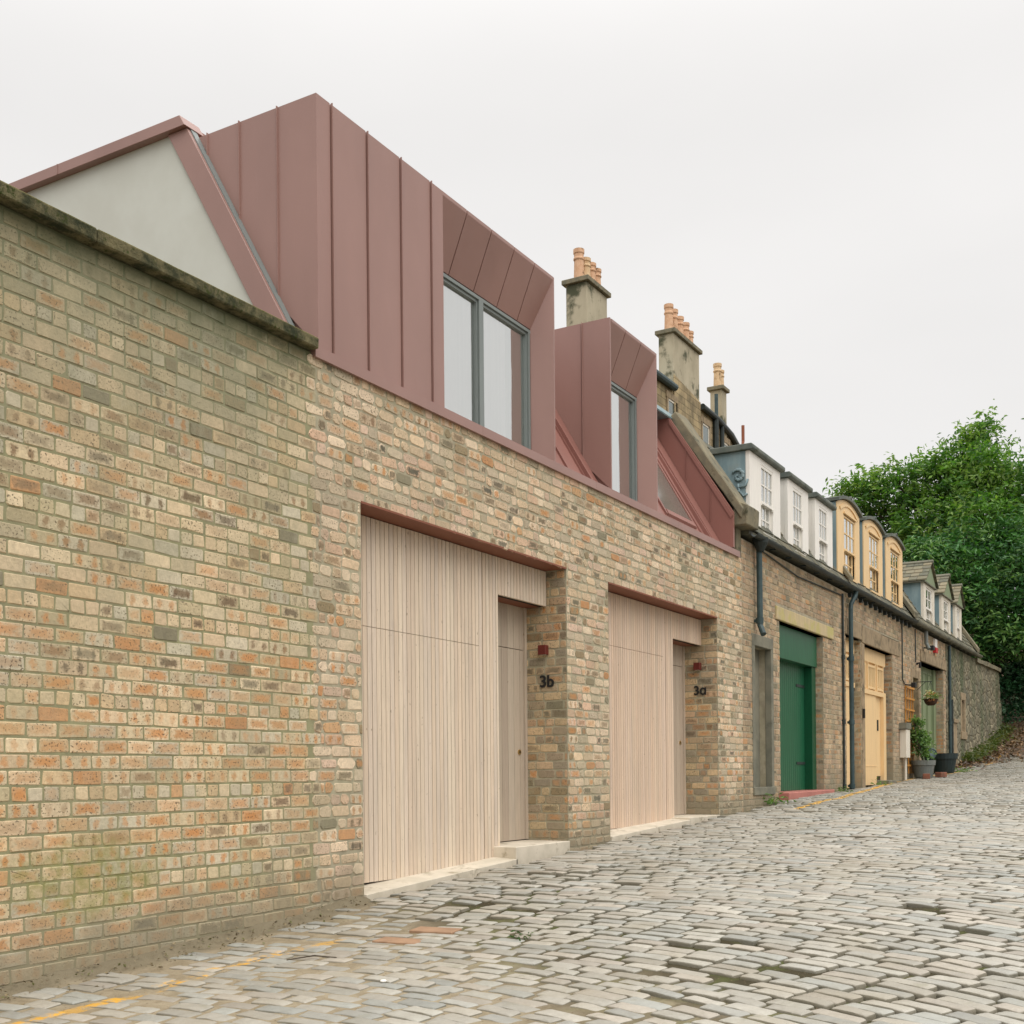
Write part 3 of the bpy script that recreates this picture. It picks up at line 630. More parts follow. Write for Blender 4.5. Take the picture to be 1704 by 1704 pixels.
# cheek against the neighbour
MB().prism([(1.7, 7.2), (1.0, 7.2), (-.03, 5.6), (-.03, 5.06), (.2, 5.06), (1.7, 7.0)], 'x', 17.16, 17.22).build('side_cheek', M['red_roof'], hs)
mb = MB()
for yy, za, zb in ((.72, 6.2, 6.72), (.33, 5.5, 6.1)): mb.box(17.145, 17.158, yy - .005, yy + .005, za, zb)
mb.prism([(-.03, 5.55), (1.0, 7.17), (1.0, 7.1), (.0, 5.5)], 'x', 17.14, 17.158); mb.build('cheek_seam', M['red_roof'], hs)
MB().prism([(.98, 7.2), (1.05, 7.33), (3.2, 7.33), (3.2, 7.2)], 'x', 15.5, 17.5).build('lead_cap', M['lead'], hs, bevel=.02)
# gable
MB().prism([(.2, 5.0), (1.42, 7.14), (8, 7.14), (8, 4.9), (.2, 4.9)], 'x', 7.262, 7.33).build('gable_wall', M['rendercoat'], hs)
mb = MB(); mb.prism([(.10, 5.0), (1.32, 7.135), (1.545, 7.135), (.325, 5.0)], 'x', 7.235, 7.335)
mb.prism([(1.30, 7.137), (1.36, 7.235), (8, 7.235), (8, 7.137)], 'x', 7.19, 7.42)
mb.box(7.183, 7.19, 2.9, 2.91, 7.14, 7.235)
mb.build('verge_trim', M['red'], hs, bevel=.004)
MB().prism([(.090, 5.0), (1.31, 7.14), (1.33, 7.14), (.11, 5.0)], 'x', 7.27, 7.339).build('edge_strip', M['frame'], hs)
MB().box(7.34, 7.9, 1.35, 2.2, 7.13, 7.2).build('ridge_cap', M['red'], hs)

def rib_front(mb, x, z0, z1): mb.prism([(x - .013, .001), (x - .004, -.022), (x + .006, -.022), (x + .006, .001)], 'z', z0, z1)
def rib_side(mb, x, y, z0, z1): mb.prism([(x + .001, y - .005), (x - .016, y - .004), (x - .016, y + .004), (x + .001, y + .010)], 'z', z0, z1)
def dormer(x0, x1, xp, wl, seams_f, seams_s, seams_soff, ztop, mull, zside=1.5):
    zb = 5.045; wy = .22; wz = ztop - .58; wr = x1 - .155; gp = .0075
    mb = MB()
    ysd = [0.0] + seams_s + [1.4]
    for i in range(len(ysd) - 1):      # left side in separate sheets, the joints between them open
        ya, yb = ysd[i] + (gp if i else 0), ysd[i + 1] - (gp if i < len(ysd) - 2 else 0)
        za, zb2 = (zb if ya < .15 else 5.06 + 1.73 * (ya - .12) - .08), 5.06 + 1.73 * (yb - .12) - .08
        mb.prism([(ya, max(za, zb)), (ya, ztop), (yb, ztop), (yb, min(max(zb2, zb), 7.0))], 'x', x0, x0 + .028)
    mb.prism([(.03, zb), (.03, ztop - .012), (1.39, ztop - .012), (1.39, 7.0), (.35, zb)], 'x', x0 + .028, x0 + .06)
    mb.prism([(0, zb), (0, ztop - .002), (1.4, ztop - .002), (1.4, 7.0), (.35, zb)], 'x', x1 - .03, x1)
    mb.box(x0 + .03, x1 - .03, .03, .38, ztop - .03, ztop - .001); mb.box(x0 + .03, x1 - .03, 1.12, 1.39, ztop - .03, ztop - .001)  # unseen top left open in the middle to brighten the room
    mb.box(x0 + .03, x0 + .2, .38, 1.12, ztop - .03, ztop - .001); mb.box(x1 - .2, x1 - .03, .38, 1.12, ztop - .03, ztop - .001)
    if xp > x0 + .1:
        xf = [x0 + .028] + seams_f + [xp]
        for i in range(len(xf) - 1): mb.box(xf[i] + (gp if i else 0), xf[i + 1] - (gp if i < len(xf) - 2 else 0), 0, .026, zb, ztop)
        mb.box(x0 + .06, xp - .001, .026, .26, zb, ztop - .03)
    xs0 = max(xp, x0 + .028); xsf = [xs0] + seams_soff + [x1 - .03]
    for i in range(len(xsf) - 1):
        a, b = xsf[i] + (gp if i else 0), xsf[i + 1] - (gp if i < len(xsf) - 2 else 0)
        mb.prism([(0, ztop), (0, ztop - .035), (wy, wz), (wy + .02, wz), (.026, ztop - .02), (.026, ztop)], 'x', a, b)
    mb.prism([(.026, ztop - .022), (wy + .02, wz + .005), (.32, wz + .005), (.32, ztop - .031), (.03, ztop - .031)], 'x', xs0, x1 - .03)
    mb.prism([(x1 - .03, .001), (x1, .001), (x1, .3), (wr, .3), (wr, wy)], 'z', zb, ztop - .04)    # splayed cheek
    for s_ in seams_f: mb.prism([(s_ + gp, .001), (s_ + gp, -.016), (s_ + gp + .006, -.016), (s_ + gp + .008, .001)], 'z', zb, ztop + .006)
    for s_ in seams_s: mb.prism([(x0 + .001, s_ - gp - .008), (x0 - .016, s_ - gp - .006), (x0 - .016, s_ - gp), (x0 + .001, s_ - gp)], 'z', max(zb, 5.06 + 1.73 * (s_ - .12) - .05), ztop + .006)
    o = mb.build('dormer', M['red'], hs)
    MB().add([(x0 + .2, .38, ztop - .01), (x1 - .2, .38, ztop - .01), (x1 - .2, 1.12, ztop - .01), (x0 + .2, 1.12, ztop - .01)], [(0, 1, 2, 3)]).build('added_light_pane', M['glass'], o)  # added pane over the unseen top opening, lets sky light reach the curtain
    # window
    fr = MB(); f = .045
    fr.box(wl, wr, wy, wy + .08, wz - f, wz - .012); fr.box(wl, wr, wy, wy + .08, zb, zb + f)
    xs_ = [wl] + mull + [wr]
    fr.box(wl, wl + f, wy, wy + .08, zb + f, wz - f); fr.box(wr - f, wr - .012, wy, wy + .08, zb + f, wz - f)
    for m_ in mull: fr.box(m_ - .042, m_ + .042, wy, wy + .08, zb + f, wz - f)
    edges = [(xs_[i] + (f if i == 0 else .042), xs_[i + 1] - (f if i == len(xs_) - 2 else .042)) for i in range(len(xs_) - 1)]
    for a, b in edges:   # inner sash bead
        fr.box(a + .004, a + .024, wy + .02, wy + .07, zb + f + .004, wz - f - .004); fr.box(b - .024, b - .004, wy + .02, wy + .07, zb + f + .004, wz - f - .004)
        fr.box(a + .03, b - .03, wy + .02, wy + .07, wz - f - .03, wz - f - .004); fr.box(a + .03, b - .03, wy + .02, wy + .07, zb + f + .004, zb + f + .03)
    fr.build('window_frame', M['frame'], o)
    for a, b in edges: MB().add([(a + .022, wy + .05, zb + f + .022), (b - .022, wy + .05, zb + f + .022), (b - .022, wy + .05, wz - f - .022), (a + .022, wy + .05, wz - f - .022)], [(0, 1, 2, 3)]).build('pane', M['glass'], o)
    MB().box(wl - .1, wr + .02, 1.13, 1.15, zb, wz + .3).build('room_back', M['room'], o)
    MB().box(wr + .001, wr + .006, .325, 1.12, zb, wz + .3).build('room_side', M['room'], o)
    cu = MB(); n = 60; c0, c1 = wl, wr - .42; vs = []
    for i in range(n + 1):
        x = c0 + (c1 - c0) * i / n; y = wy + .088 + .006 * math.sin(i * 1.25) + .003 * math.sin(i * .5)
        vs += [(x, y, zb), (x, y, wz)]
    cu.add(vs, [(2 * i, 2 * i + 2, 2 * i + 3, 2 * i + 1) for i in range(n)]).build('curtain', M['curtain'], o, smooth=True)
    return o
dormer(7.34, 11.41, 9.18, 9.2, [7.52, 8.0, 8.49, 8.97], [.415, .83, 1.19], [9.61, 10.07, 10.53, 10.96], 7.09, [10.22])
dormer(12.845, 14.29, 12.9, 12.93, [], [.383], [13.31, 13.78], 7.135, [])

# timber garage fronts
TIM = [L(218, 200, 178), L(212, 195, 173), L(221, 204, 182), L(216, 199, 180), L(211, 192, 171), L(217, 197, 174)]
def timber_front(x0, xc, x1, zb, zt, zc, zseam, xdoor, mat, k):
    mb = MB(); cols = []; p = .0672; x = x0 + .004; y0, y1 = .25, .285
    mb2 = []
    while x < x1 - .01:
        xe = min(x + p - .0085, x1 - .002); kk = k * random.uniform(.95, 1.04); c = tuple(v * kk for v in random.choice(TIM)[:3]) + (1,)
        lo = zb
        x_next = x
        if x < xc - .012 < xe: xe = xc; x_next = xc + .0085 - p
        elif x >= xc - .012: lo = zc
        dy = random.uniform(0, .0018)
        segs = [(lo, zseam - .0026), (zseam + .0026, zt)] if xe < xdoor else [(lo, zt)]
        for a, b in segs: cbox(mb, cols, (x, xe, y0 + dy, y1, a, b), c)
        x = x_next + p + (.008 if abs(x - xdoor) < p * .6 and x < xdoor else 0)
    mb.build('garage_door', mat, hs, cols=cols)
    bk = MB(); bk.box(x0 - .1, xc, .287, .34, zb - .02, zt); bk.box(xc, x1 + .03, .287, .34, zc, zt)
    bk.build('door_backing', M['dark'], hs)
timber_front(7.88, 10.55, 11.635, .665, 3.895, 3.505, 2.926, 10.2, M['timber'], 1.02)
timber_front(12.74, 15.375, 16.495, .915, 3.885, 3.51, 3.22, 15.05, M['timber_pink'], 1.0)
def porch(xl, xr, zf, zs, seam, kx, kz):
    mb = MB(); cols = []; x = xl + .002
    p = .135
    while x < xr - .06:
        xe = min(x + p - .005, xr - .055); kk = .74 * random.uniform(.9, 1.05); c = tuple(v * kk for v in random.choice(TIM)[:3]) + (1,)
        for a, b in ((zf, seam - .004), (seam + .004, zs)): cbox(mb, cols, (x, xe, .535, .57, a, b), c)
        x += p
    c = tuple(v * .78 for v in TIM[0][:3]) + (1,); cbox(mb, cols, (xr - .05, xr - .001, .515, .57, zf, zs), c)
    d = mb.build('front_door', M['timber'], hs, cols=cols)
    MB().box(xl, xr, .575, .6, zf, zs).build('door_backing', M['dark'], d)
    lk = MB(); lk.tube([(kx, .537, kz), (kx, .522, kz)], .03, 16); lk.build('lock', M['brass'], d)
    MB().box(kx - .006, kx + .006, .518, .5215, kz - .012, kz + .012).build('keyhole', M['black'], d)
    MB().box(xl + .001, xr, .292, .575, zs + .001, zs + .02).build('soffit', M['red_dark'], hs)
    side = MB(); side.box(xl - .02, xl - .001, .288, .575, zf, zs); side.build('porch_side', M['timber'], hs, cols=[TIM[0]] * 8)
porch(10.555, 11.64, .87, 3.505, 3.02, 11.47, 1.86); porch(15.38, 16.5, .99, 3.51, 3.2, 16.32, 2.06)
for a, b, z in ((7.88, 11.64, 3.912), (12.74, 16.5, 3.905)):
    mid = (a + b) / 2 - .1
    mb = MB(); mb.box(a + .002, mid, -.004, .286, z - .008, z + .01); mb.box(mid + .006, b - .002, -.004, .286, z - .008, z + .01); mb.build('soffit', M['red_dark'], hs)
# thresholds and steps
MB().add([(7.885, -.02, .4), (10.45, -.02, .5), (10.45, .33, .5), (7.885, .33, .4), (7.885, -.02, .604), (10.45, -.02, .735), (10.45, .33, .755), (7.885, .33, .632)],
         [(0, 3, 2, 1), (4, 5, 6, 7), (0, 1, 5, 4), (1, 2, 6, 5), (2, 3, 7, 6), (3, 0, 4, 7)]).build('threshold', M['concrete'], hs, bevel=.004)
MB().box(10.42, 11.632, -.02, .575, .5, .858).build('doorstep', M['concrete'], hs, bevel=.006)
MB().add([(12.745, -.02, .6), (15.3, -.02, .7), (15.3, .33, .7), (12.745, .33, .6), (12.745, -.02, .85), (15.3, -.02, .955), (15.3, .33, .975), (12.745, .33, .90)],
         [(0, 3, 2, 1), (4, 5, 6, 7), (0, 1, 5, 4), (1, 2, 6, 5), (2, 3, 7, 6), (3, 0, 4, 7)]).build('threshold', M['concrete'], hs, bevel=.004)
MB().box(15.28, 16.492, -.02, .575, .7, .985).build('doorstep', M['concrete'], hs, bevel=.006)
# wall lamps and house numbers
def lampbox(x, y, z):
    mb = MB(); mb.box(x - .085, x - .004, y - .05, y + .05, z - .055, z + .055); l = mb.build('wall_lamp', M['lamp_red'], hs, bevel=.005)
    MB().box(x - .07, x - .02, y - .035, y + .035, z - .0565, z - .0552).build('lamp_lens', M['offwhite'], l)
lampbox(11.64, .28, 3.01); lampbox(16.5, .30, 3.195)
def number(txt, x, ymid, zbase, h):
    cu = bpy.data.curves.new('t', 'FONT'); cu.body = txt; cu.size = h / .72; cu.extrude = .006; cu.offset = .0040; cu.align_x = 'CENTER'
    to = bpy.data.objects.new('t', cu); COL.objects.link(to)
    dg = bpy.context.evaluated_depsgraph_get(); dg.update()
    me = bpy.data.meshes.new_from_object(to.evaluated_get(dg)); bpy.data.objects.remove(to); bpy.data.curves.remove(cu)
    me.transform(Matrix(((0, 0, -1, x - .012), (-1, 0, 0, ymid), (0, 1, 0, zbase), (0, 0, 0, 1))))
    me.materials.clear(); return link('house_number', me, M['black'], hs, label='black house number ' + txt.replace('\u0251', 'a'))
number('3b', 11.64, .257, 2.595, .135); number('3\u0251', 16.5, .273, 2.775, .135)

# ================================================================== sash window helper
def sash(parent, x0, x1, z0, z1, y, nx, nzt, nzb, mat, glass, split=.5, f=.045, back=True):
    fr = MB(); zm = z0 + (z1 - z0) * split; t = .022
    def leaf(za, zb, yy, nz):
        fr.box(x0, x0 + f, yy, yy + .04, za, zb); fr.box(x1 - f, x1, yy, yy + .04, za, zb)
        fr.box(x0 + f, x1 - f, yy, yy + .04, za, za + f); fr.box(x0 + f, x1 - f, yy, yy + .04, zb - f, zb)
        for i in range(1, nx): xm = x0 + f + (x1 - x0 - 2 * f) * i / nx; fr.box(xm - t / 2, xm + t / 2, yy + .004, yy + .036, za + f, zb - f)
        for j in range(1, nz): zz = za + f + (zb - za - 2 * f) * j / nz; fr.box(x0 + f, x1 - f, yy + .006, yy + .034, zz - t / 2, zz + t / 2)
    leaf(zm - .02, z1, y, nzt); leaf(z0, zm + .02, y + .045, nzb)
    fr.box(x0, x0 + .03, y - .02, y + .01, zm - .06, zm - .021); fr.box(x1 - .03, x1, y - .02, y + .01, zm - .06, zm - .021)
    w_ = fr.build('window_frame', mat, parent)
    g_ = MB(); g_.box(x0 + f, x1 - f, y + .018, y + .022, zm, z1 - f); g_.box(x0 + f, x1 - f, y + .063, y + .067, z0 + f, zm); g_.build('pane', glass, parent)
    if back: MB().box(x0 - .02, x1 + .02, y + .3, y + .32, z0, z1).build('room_back', M['room'], parent)
def slates(mb, cols, x0, x1, f_pt, n_rows, nrm, ragged=.01):
    """courses of slates up a slope; f_pt(t) -> (y, z) for t in 0..1"""
    for r in range(n_rows):
        t0, t1 = r / n_rows, min(1, (r + 1.25) / n_rows); x = x0 - random.random() * .2
        while x < x1:
            wd = random.uniform(.18, .30); a, b = max(x, x0), min(x + wd - .008, x1); x += wd
            if b - a < .03: continue
            th = random.uniform(.008, .016); (ya, za), (yb, zb) = f_pt(t0 + random.uniform(-ragged, ragged)), f_pt(t1)
            ny, nz_ = nrm; lift = th + .012
            vs = [(a, ya, za), (b, ya, za), (b, yb, zb), (a, yb, zb)]
            top = [(a, ya + ny * lift, za + nz_ * lift), (b, ya + ny * lift, za + nz_ * lift), (b, yb + ny * .004, zb + nz_ * .004), (a, yb + ny * .004, zb + nz_ * .004)]
            mb.add(vs + top, [(4, 5, 6, 7), (0, 1, 5, 4), (1, 2, 6, 5), (3, 0, 4, 7), (0, 3, 2, 1)])
            c = L(*random.choice([(112, 108, 92), (96, 96, 84), (128, 120, 98), (104, 100, 82), (84, 86, 78)]), random.uniform(.65, .85)); cols += [c] * 8
def slate_roof(parent, x0, x1, ze, y0=-.10, top=(1.0, 7.2), rows=11):
    mb = MB(); cols = []
    dy, dz = top[0] - y0, top[1] - ze; ln = math.hypot(dy, dz); nrm = (-dz / ln, dy / ln)
    slates(mb, cols, x0, x1, lambda t: (y0 + dy * t, ze + dz * t), rows, nrm)
    n0 = len(mb.v); mb.prism([(y0 + .02, ze - .06), (y0 + .02, ze - .005), (top[0], top[1] - .005), (7, top[1] + .05), (7, ze - .06)], 'x', x0, x1); cols += [L(92, 92, 82, .7)] * (len(mb.v) - n0)
    return mb.build('roof', M['slate'], parent, cols=cols)
def gutter(parent, x0, x1, z, y=-.17, mat='iron_dark', r=.062):
    mb = MB(); n = 10; pr = [(y + r * math.cos(t), z + r * math.sin(t)) for t in np.linspace(math.pi, 2 * math.pi, n)]
    pr2 = [(y + (r - .008) * math.cos(t), z + (r - .008) * math.sin(t)) for t in np.linspace(2 * math.pi, math.pi, n)]
    mb.prism(pr + pr2, 'x', x0, x1)
    for x in np.arange(x0 + .4, x1, .9): mb.box(x - .012, x + .012, y + r, -.005, z - .05, z - .02)
    return mb.build('gutter', M[mat], parent)
def pipe(parent, x, z0, z1, y=-.09, r=.05, mat='iron', top='neck', shoe=False):
    mb = MB(); pts = [(x, y, z0), (x, y, z1)]
    if top == 'neck': pts = [(x, y, z0), (x, y, z1 - .35), (x + .03, y - .0, z1 - .25), (x + .16, y - .06, z1 - .05), (x + .17, y - .08, z1 + .08)]
    if shoe: pts = [(x - .10, y - .10, z0 - .12), (x - .02, y - .02, z0)] + pts[0 if top != 'neck' else 0:][1:] if False else [(x - .09, y - .09, z0 - .14), (x - .01, y - .01, z0 + .02)] + pts[1:]
    mb.tube(pts, r, 12)
    for zz in np.arange(z0 + .05, z1 - .3, 1.3):
        mb.tube([(x, y, zz), (x, y, zz + .09)], r + .014, 12)
        mb.box(x - .02, x + .02, y + r * .6, -.004, zz + .02, zz + .07)
    return mb.build('downpipe', M[mat], parent, smooth=False)
def door_boards(x0, x1, z0, z1, y, p, mat, parent, name='garage_door', gap=.006, th=.03):
    mb = MB(); x = x0
    while x < x1 - .01: xe = min(x + p, x1); mb.box(x, xe - gap, y, y + th, z0, z1); x = xe
    o = mb.build(name, mat, parent, bevel=.003); return o

# ================================================================== HOUSE WITH WHITE DORMERS AND GREEN DOOR
h2 = empty('green_door_house', (20.9, 0, 1.1), 'weathered brick mews house with three white dormer windows and a green garage door', 'house')
HG = (19.56, 22.32, -1, 4.19); HB = (18.2, 19.06, 1.36, 3.66)
brickwork('brick_wall', h2, [facade(17.62, 24.0, .4, 5.28, [HG, HB, (19.33, 23.02, 4.19, 4.44)], 'mix', 'old', spots=.12, darkp=.14, S=.235, ph=.5, rough=.004, depth=.3),
                             jamb(22.32, .004, .5, .8, 4.19, -1, 'old', darkp=.2)], [M['brick_old'], M['mortar_old']])
MB().prism([(19.34, 4.20), (23.01, 4.20), (23.01, 4.43), (19.34, 4.43)], 'y', -.03, .32).build('lintel', M['stone_yellow'], h2, bevel=.012)
# blind window
mb = MB(); mb.box(18.08, 18.206, -.012, .1, 1.3, 3.66); mb.box(19.053, 19.17, -.012, .1, 1.3, 3.66); mb.box(18.08, 19.17, -.014, .1, 3.654, 3.84); mb.box(18.08, 19.17, -.03, .1, 1.24, 1.366)
mb.build('window_surround', M['cement'], h2, bevel=.006)
MB().box(18.15, 19.1, .20, .24, 1.3, 3.7).build('blocked_window', M['cement'], h2)
# green door
gd = door_boards(19.5, 22.0, 1.27, 3.78, .28, .125, M['green'], h2, gap=.004)
mb = MB(); mb.lathe([(0, .0), (.03, .004), (.038, .02), (.03, .035), (0, .04)], (0, 0, 0), 14); 
kn = mb; kn.v = [(a + 19.98, .27 - c, b + 2.78) for a, b, c in kn.v]; kn.build('door_knob', M['brass'], gd, smooth=True)
MB().tube([(20.03, .27, 2.42), (20.03, .22, 2.42), (20.03, .22, 2.55), (20.03, .27, 2.55)], .014, 8).build('door_handle', M['iron_dark'], gd)
MB().box(19.96, 20.0, .274, .28, 1.98, 2.04).build('key_plate', M['brass'], gd)
MB().box(19.5, 22.24, .10, .30, 3.60, 4.18).build('door_transom', M['green'], h2, bevel=.006)
MB().box(22.0, 22.26, .13, .32, 1.27, 3.598).build('door_post', M['green_deep'], h2, bevel=.005)
MB().prism([(19.45, .9), (22.4, .9), (22.4, 1.27), (19.45, 1.26)], 'y', -.18, .3).build('door_sill', M['pinkstep'], h2, bevel=.012)
slate_roof(h2, 17.75, 24.0, 5.42)
gutter(h2, 17.75, 24.05, 5.36)
pipe(h2, 18.22, 3.95, 5.32, r=.047, top='none', shoe=True)
mb = MB(); mb.lathe([(.05, -.14), (.12, 0), (.13, .08), (.12, .085), (.1, .02), (.0, 0)], (18.2, -.12, 5.28), 12); mb.build('rain_hopper', M['iron_dark'], h2)
# stone skew with its kneeler
mb = MB(); mb.prism([(-.12, 5.52), (-.17, 5.66), (.93, 7.33), (1.06, 7.24)], 'x', 17.26, 17.74); mb.prism([(-.20, 5.42), (-.22, 5.72), (-.04, 5.8), (.12, 5.42)], 'x', 17.3, 17.86)
mb.build('skew', M['stone_skew'], h2, bevel=.015, wob=(.012, 3))
MB().box(17.42, 17.62, .01, .3, 4.96, 5.5).build('skew_pier', M['stone_skew'], h2)
def white_dormer(x0, x1, wx0, wx1, lead_left):
    mb = MB(); yf = 0.0; z0, z1 = 5.40, 6.76
    mb.box(x0, wx0, yf, yf + .07, z0, z1); mb.box(wx1, x1, yf, yf + .07, z0, z1); mb.box(wx0, wx1, yf, yf + .07, z1 - .10, z1)
    mb.box(wx0, wx1, yf, yf + .07, z0, 5.50); mb.box(wx0 - .03, wx1 + .03, yf - .05, yf + .02, 5.50, 5.535)
    o = mb.build('dormer', M['white'], h2, bevel=.004)
    for xa in (x0 + .001, x1 - .04): MB().prism([(.072, z0 + .08), (.072, z1), (.85, z1), (.85, 6.7)], 'x', xa, xa + .039).build('dormer_cheek', M['lead'] if lead_left else M['white'], o)
    rf = MB(); rf.prism([(-.06, z1 + .002), (-.075, z1 + .03), (-.075, z1 + .075), (-.05, z1 + .10), (.9, z1 + .10), (.9, z1 + .002)], 'x', x0 - .06, x1 + .06)
    xm = (x0 + x1) / 2
    rf.add([(x0 - .04, -.05, z1 + .101), (x1 + .04, -.05, z1 + .101), (x1 + .04, .9, z1 + .101), (x0 - .04, .9, z1 + .101), (xm - .25, .22, z1 + .19), (xm + .25, .22, z1 + .19), (xm + .25, .9, z1 + .19), (xm - .25, .9, z1 + .19)],
           [(0, 1, 5, 4), (1, 2, 6, 5), (2, 3, 7, 6), (3, 0, 4, 7), (4, 5, 6, 7), (0, 3, 2, 1)])
    rf.build('dormer_roof', M['lead_dark'], o, bevel=.008)
    sash(o, wx0, wx1, 5.535, z1 - .10, .006, 3, 2, 2, M['white'], M['glass_old'], .46)
    MB().box(wx0, wx1, .14, .15, 5.54, z1 - .12).build('net_curtain', M['curtain'], o)
    return o
d = white_dormer(18.06, 19.68, 18.62, 19.27, True)
# moulded lead rose on the first cheek
rs = MB()
for k in range(9):
    t = k * .72; r = .02 + .0115 * k; rs.tube([(18.045, .19 + r * math.sin(t + q), 6.36 + r * math.cos(t + q)) for q in np.linspace(0, 1.5, 6)], .020, 6)
rs.tube([(18.045, .19, 6.24), (18.045, .17, 6.12), (18.045, .10, 6.03), (18.045, .04, 6.07)], .019, 6); rs.tube([(18.045, .17, 6.13), (18.045, .29, 6.06), (18.045, .35, 6.12)], .019, 6)
rs.tube([(18.045, .18, 6.18), (18.045, .06, 6.2), (18.045, .03, 6.3)], .019, 6); rs.build('lead_ornament', M['lead'], d, smooth=True)
white_dormer(20.12, 21.40, 20.42, 21.02, False); white_dormer(21.85, 23.10, 22.12, 22.72, False)

# ================================================================== HOUSE WITH YELLOW DORMERS AND DOORS
h3 = empty('yellow_door_house', (27.4, 0, 1.3), 'weathered brick mews house with three pale yellow dormers and yellow garage door', 'house')
HA = (24.05, 25.32, -1, 4.42); HC = (25.62, 28.42, -1, 4.36)
brickwork('brick_wall', h3, [facade(24.0, 30.4, .6, 5.28, [HA, HC, (23.98, 29.2, 4.36, 4.74)], 'mix', 'old', spots=.08, darkp=.16, S=.235, ph=.5, rough=.004, depth=.3),
                             jamb(25.32, .004, .3, .8, 4.4, -1, 'old', darkp=.5), jamb(28.42, .004, .4, .8, 4.4, -1, 'old', darkp=.3, redp=.2)], [M['brick_old'], M['mortar_old']])
mb = MB(); mb.box(24.02, 25.42, -.02, .3, 4.42, 4.76); mb.box(25.45, 27.2, -.02, .3, 4.37, 4.74); mb.box(27.215, 29.18, -.02, .3, 4.37, 4.72); mb.build('lintel', M['stone'], h3, bevel=.012)
MB().box(25.36, 25.60, -.015, .28, 1.1, 4.36).build('door_pillar', M['stone'], h3, bevel=.01)
def panes(mbf, mbg, x0, x1, z0, z1, y, n):
    for i in range(n + 1): xm = x0 + (x1 - x0) * i / n; mbf.box(xm - .018, xm + .018, y - .012, y + .02, z0, z1)
    mbf.box(x0 - .03, x1 + .03, y - .014, y + .02, z1, z1 + .05); mbf.box(x0 - .03, x1 + .03, y - .014, y + .02, z0 - .05, z0); mbg.box(x0, x1, y + .022, y + .026, z0, z1)
def yellow_door(x0, x1, zb, zt, groups, wicket=None, name='garage_door', p=.1):
    y = .15
    o = door_boards(x0, (wicket or x1), zb, zt - 1.02, y, p, M['yellow'], h3, name, gap=.003)
    mb = MB(); mb.box(x0, x1, y - .03, y + .05, zt - 1.02, zt - .92); mb.box(x0, x1, y - .02, y + .05, zt - .30, zt); mb.box(x0, x1, y + .03, y + .05, zt - .92, zt - .30)
    for a, b, n in groups:
        mb.box(a - .10, a - .03, y - .02, y + .03, zt - .92, zt - .30); mb.box(b + .03, b + .08, y - .02, y + .03, zt - .92, zt - .30)
    gl = MB()
    for a, b, n in groups: panes(mb, gl, a, b, zt - .84, zt - .40, y, n)
    mb.build('transom_light', M['yellow'], o); gl.build('pane', M['glass_old'], o)
    if wicket:
        mb = MB(); mb.box(wicket + .02, x1 - .26, y + .05, y + .09, zb + .2, zt - 1.02); mb.build('wicket_door', M['yellow'], o)
        mb = MB(); mb.box(x1 - .25, x1, y - .03, y + .06, zb, zt - 1.02); mb.box(wicket, wicket + .02, y, y + .06, zb, zt - 1.02); mb.build('door_post', M['yellow'], o)
        MB().box(wicket + .3, wicket + .34, y + .02, y + .05, 2.55, 2.8).build('door_handle', M['iron_dark'], o)
    return o
yd = yellow_door(24.05, 25.3, 1.26, 4.42, [(24.3, 24.95, 3)], None, 'front_door', .14)
yg = yellow_door(25.62, 28.25, 1.30, 4.36, [(25.78, 26.28, 3), (26.6, 27.2, 4), (27.5, 28.0, 3)], 27.35)
MB().box(25.62, 27.3, .143, .149, 1.72, 1.735).build('door_rail', M['yellow'], yg)
MB().box(27.4, 28.5, -.12, .2, 1.2, 1.40).build('doorstep', M['cement'], h3, bevel=.01)
MB().box(25.36, 25.42, -.06, -.015, 2.75, 2.95).build('bell_box', M['black'], h3)
slate_roof(h3, 24.0, 30.4, 5.42); gutter(h3, 24.05, 30.4, 5.36)
pipe(h3, 24.12, 1.22, 5.28, r=.046, mat='iron', top='neck')
pipe(h3, 23.72, 1.22, 5.2, y=-.03, r=.022, mat='iron_dark', top='none')
mb = MB()
for x in np.arange(24.3, 30.3, .46): MB().box(x - .045, x + .045, -.07, -.004, 5.2, 5.28).build('eaves_gap_shade', M['iron_dark'], h3)  # dark blocks standing in for the shaded gaps under the eaves
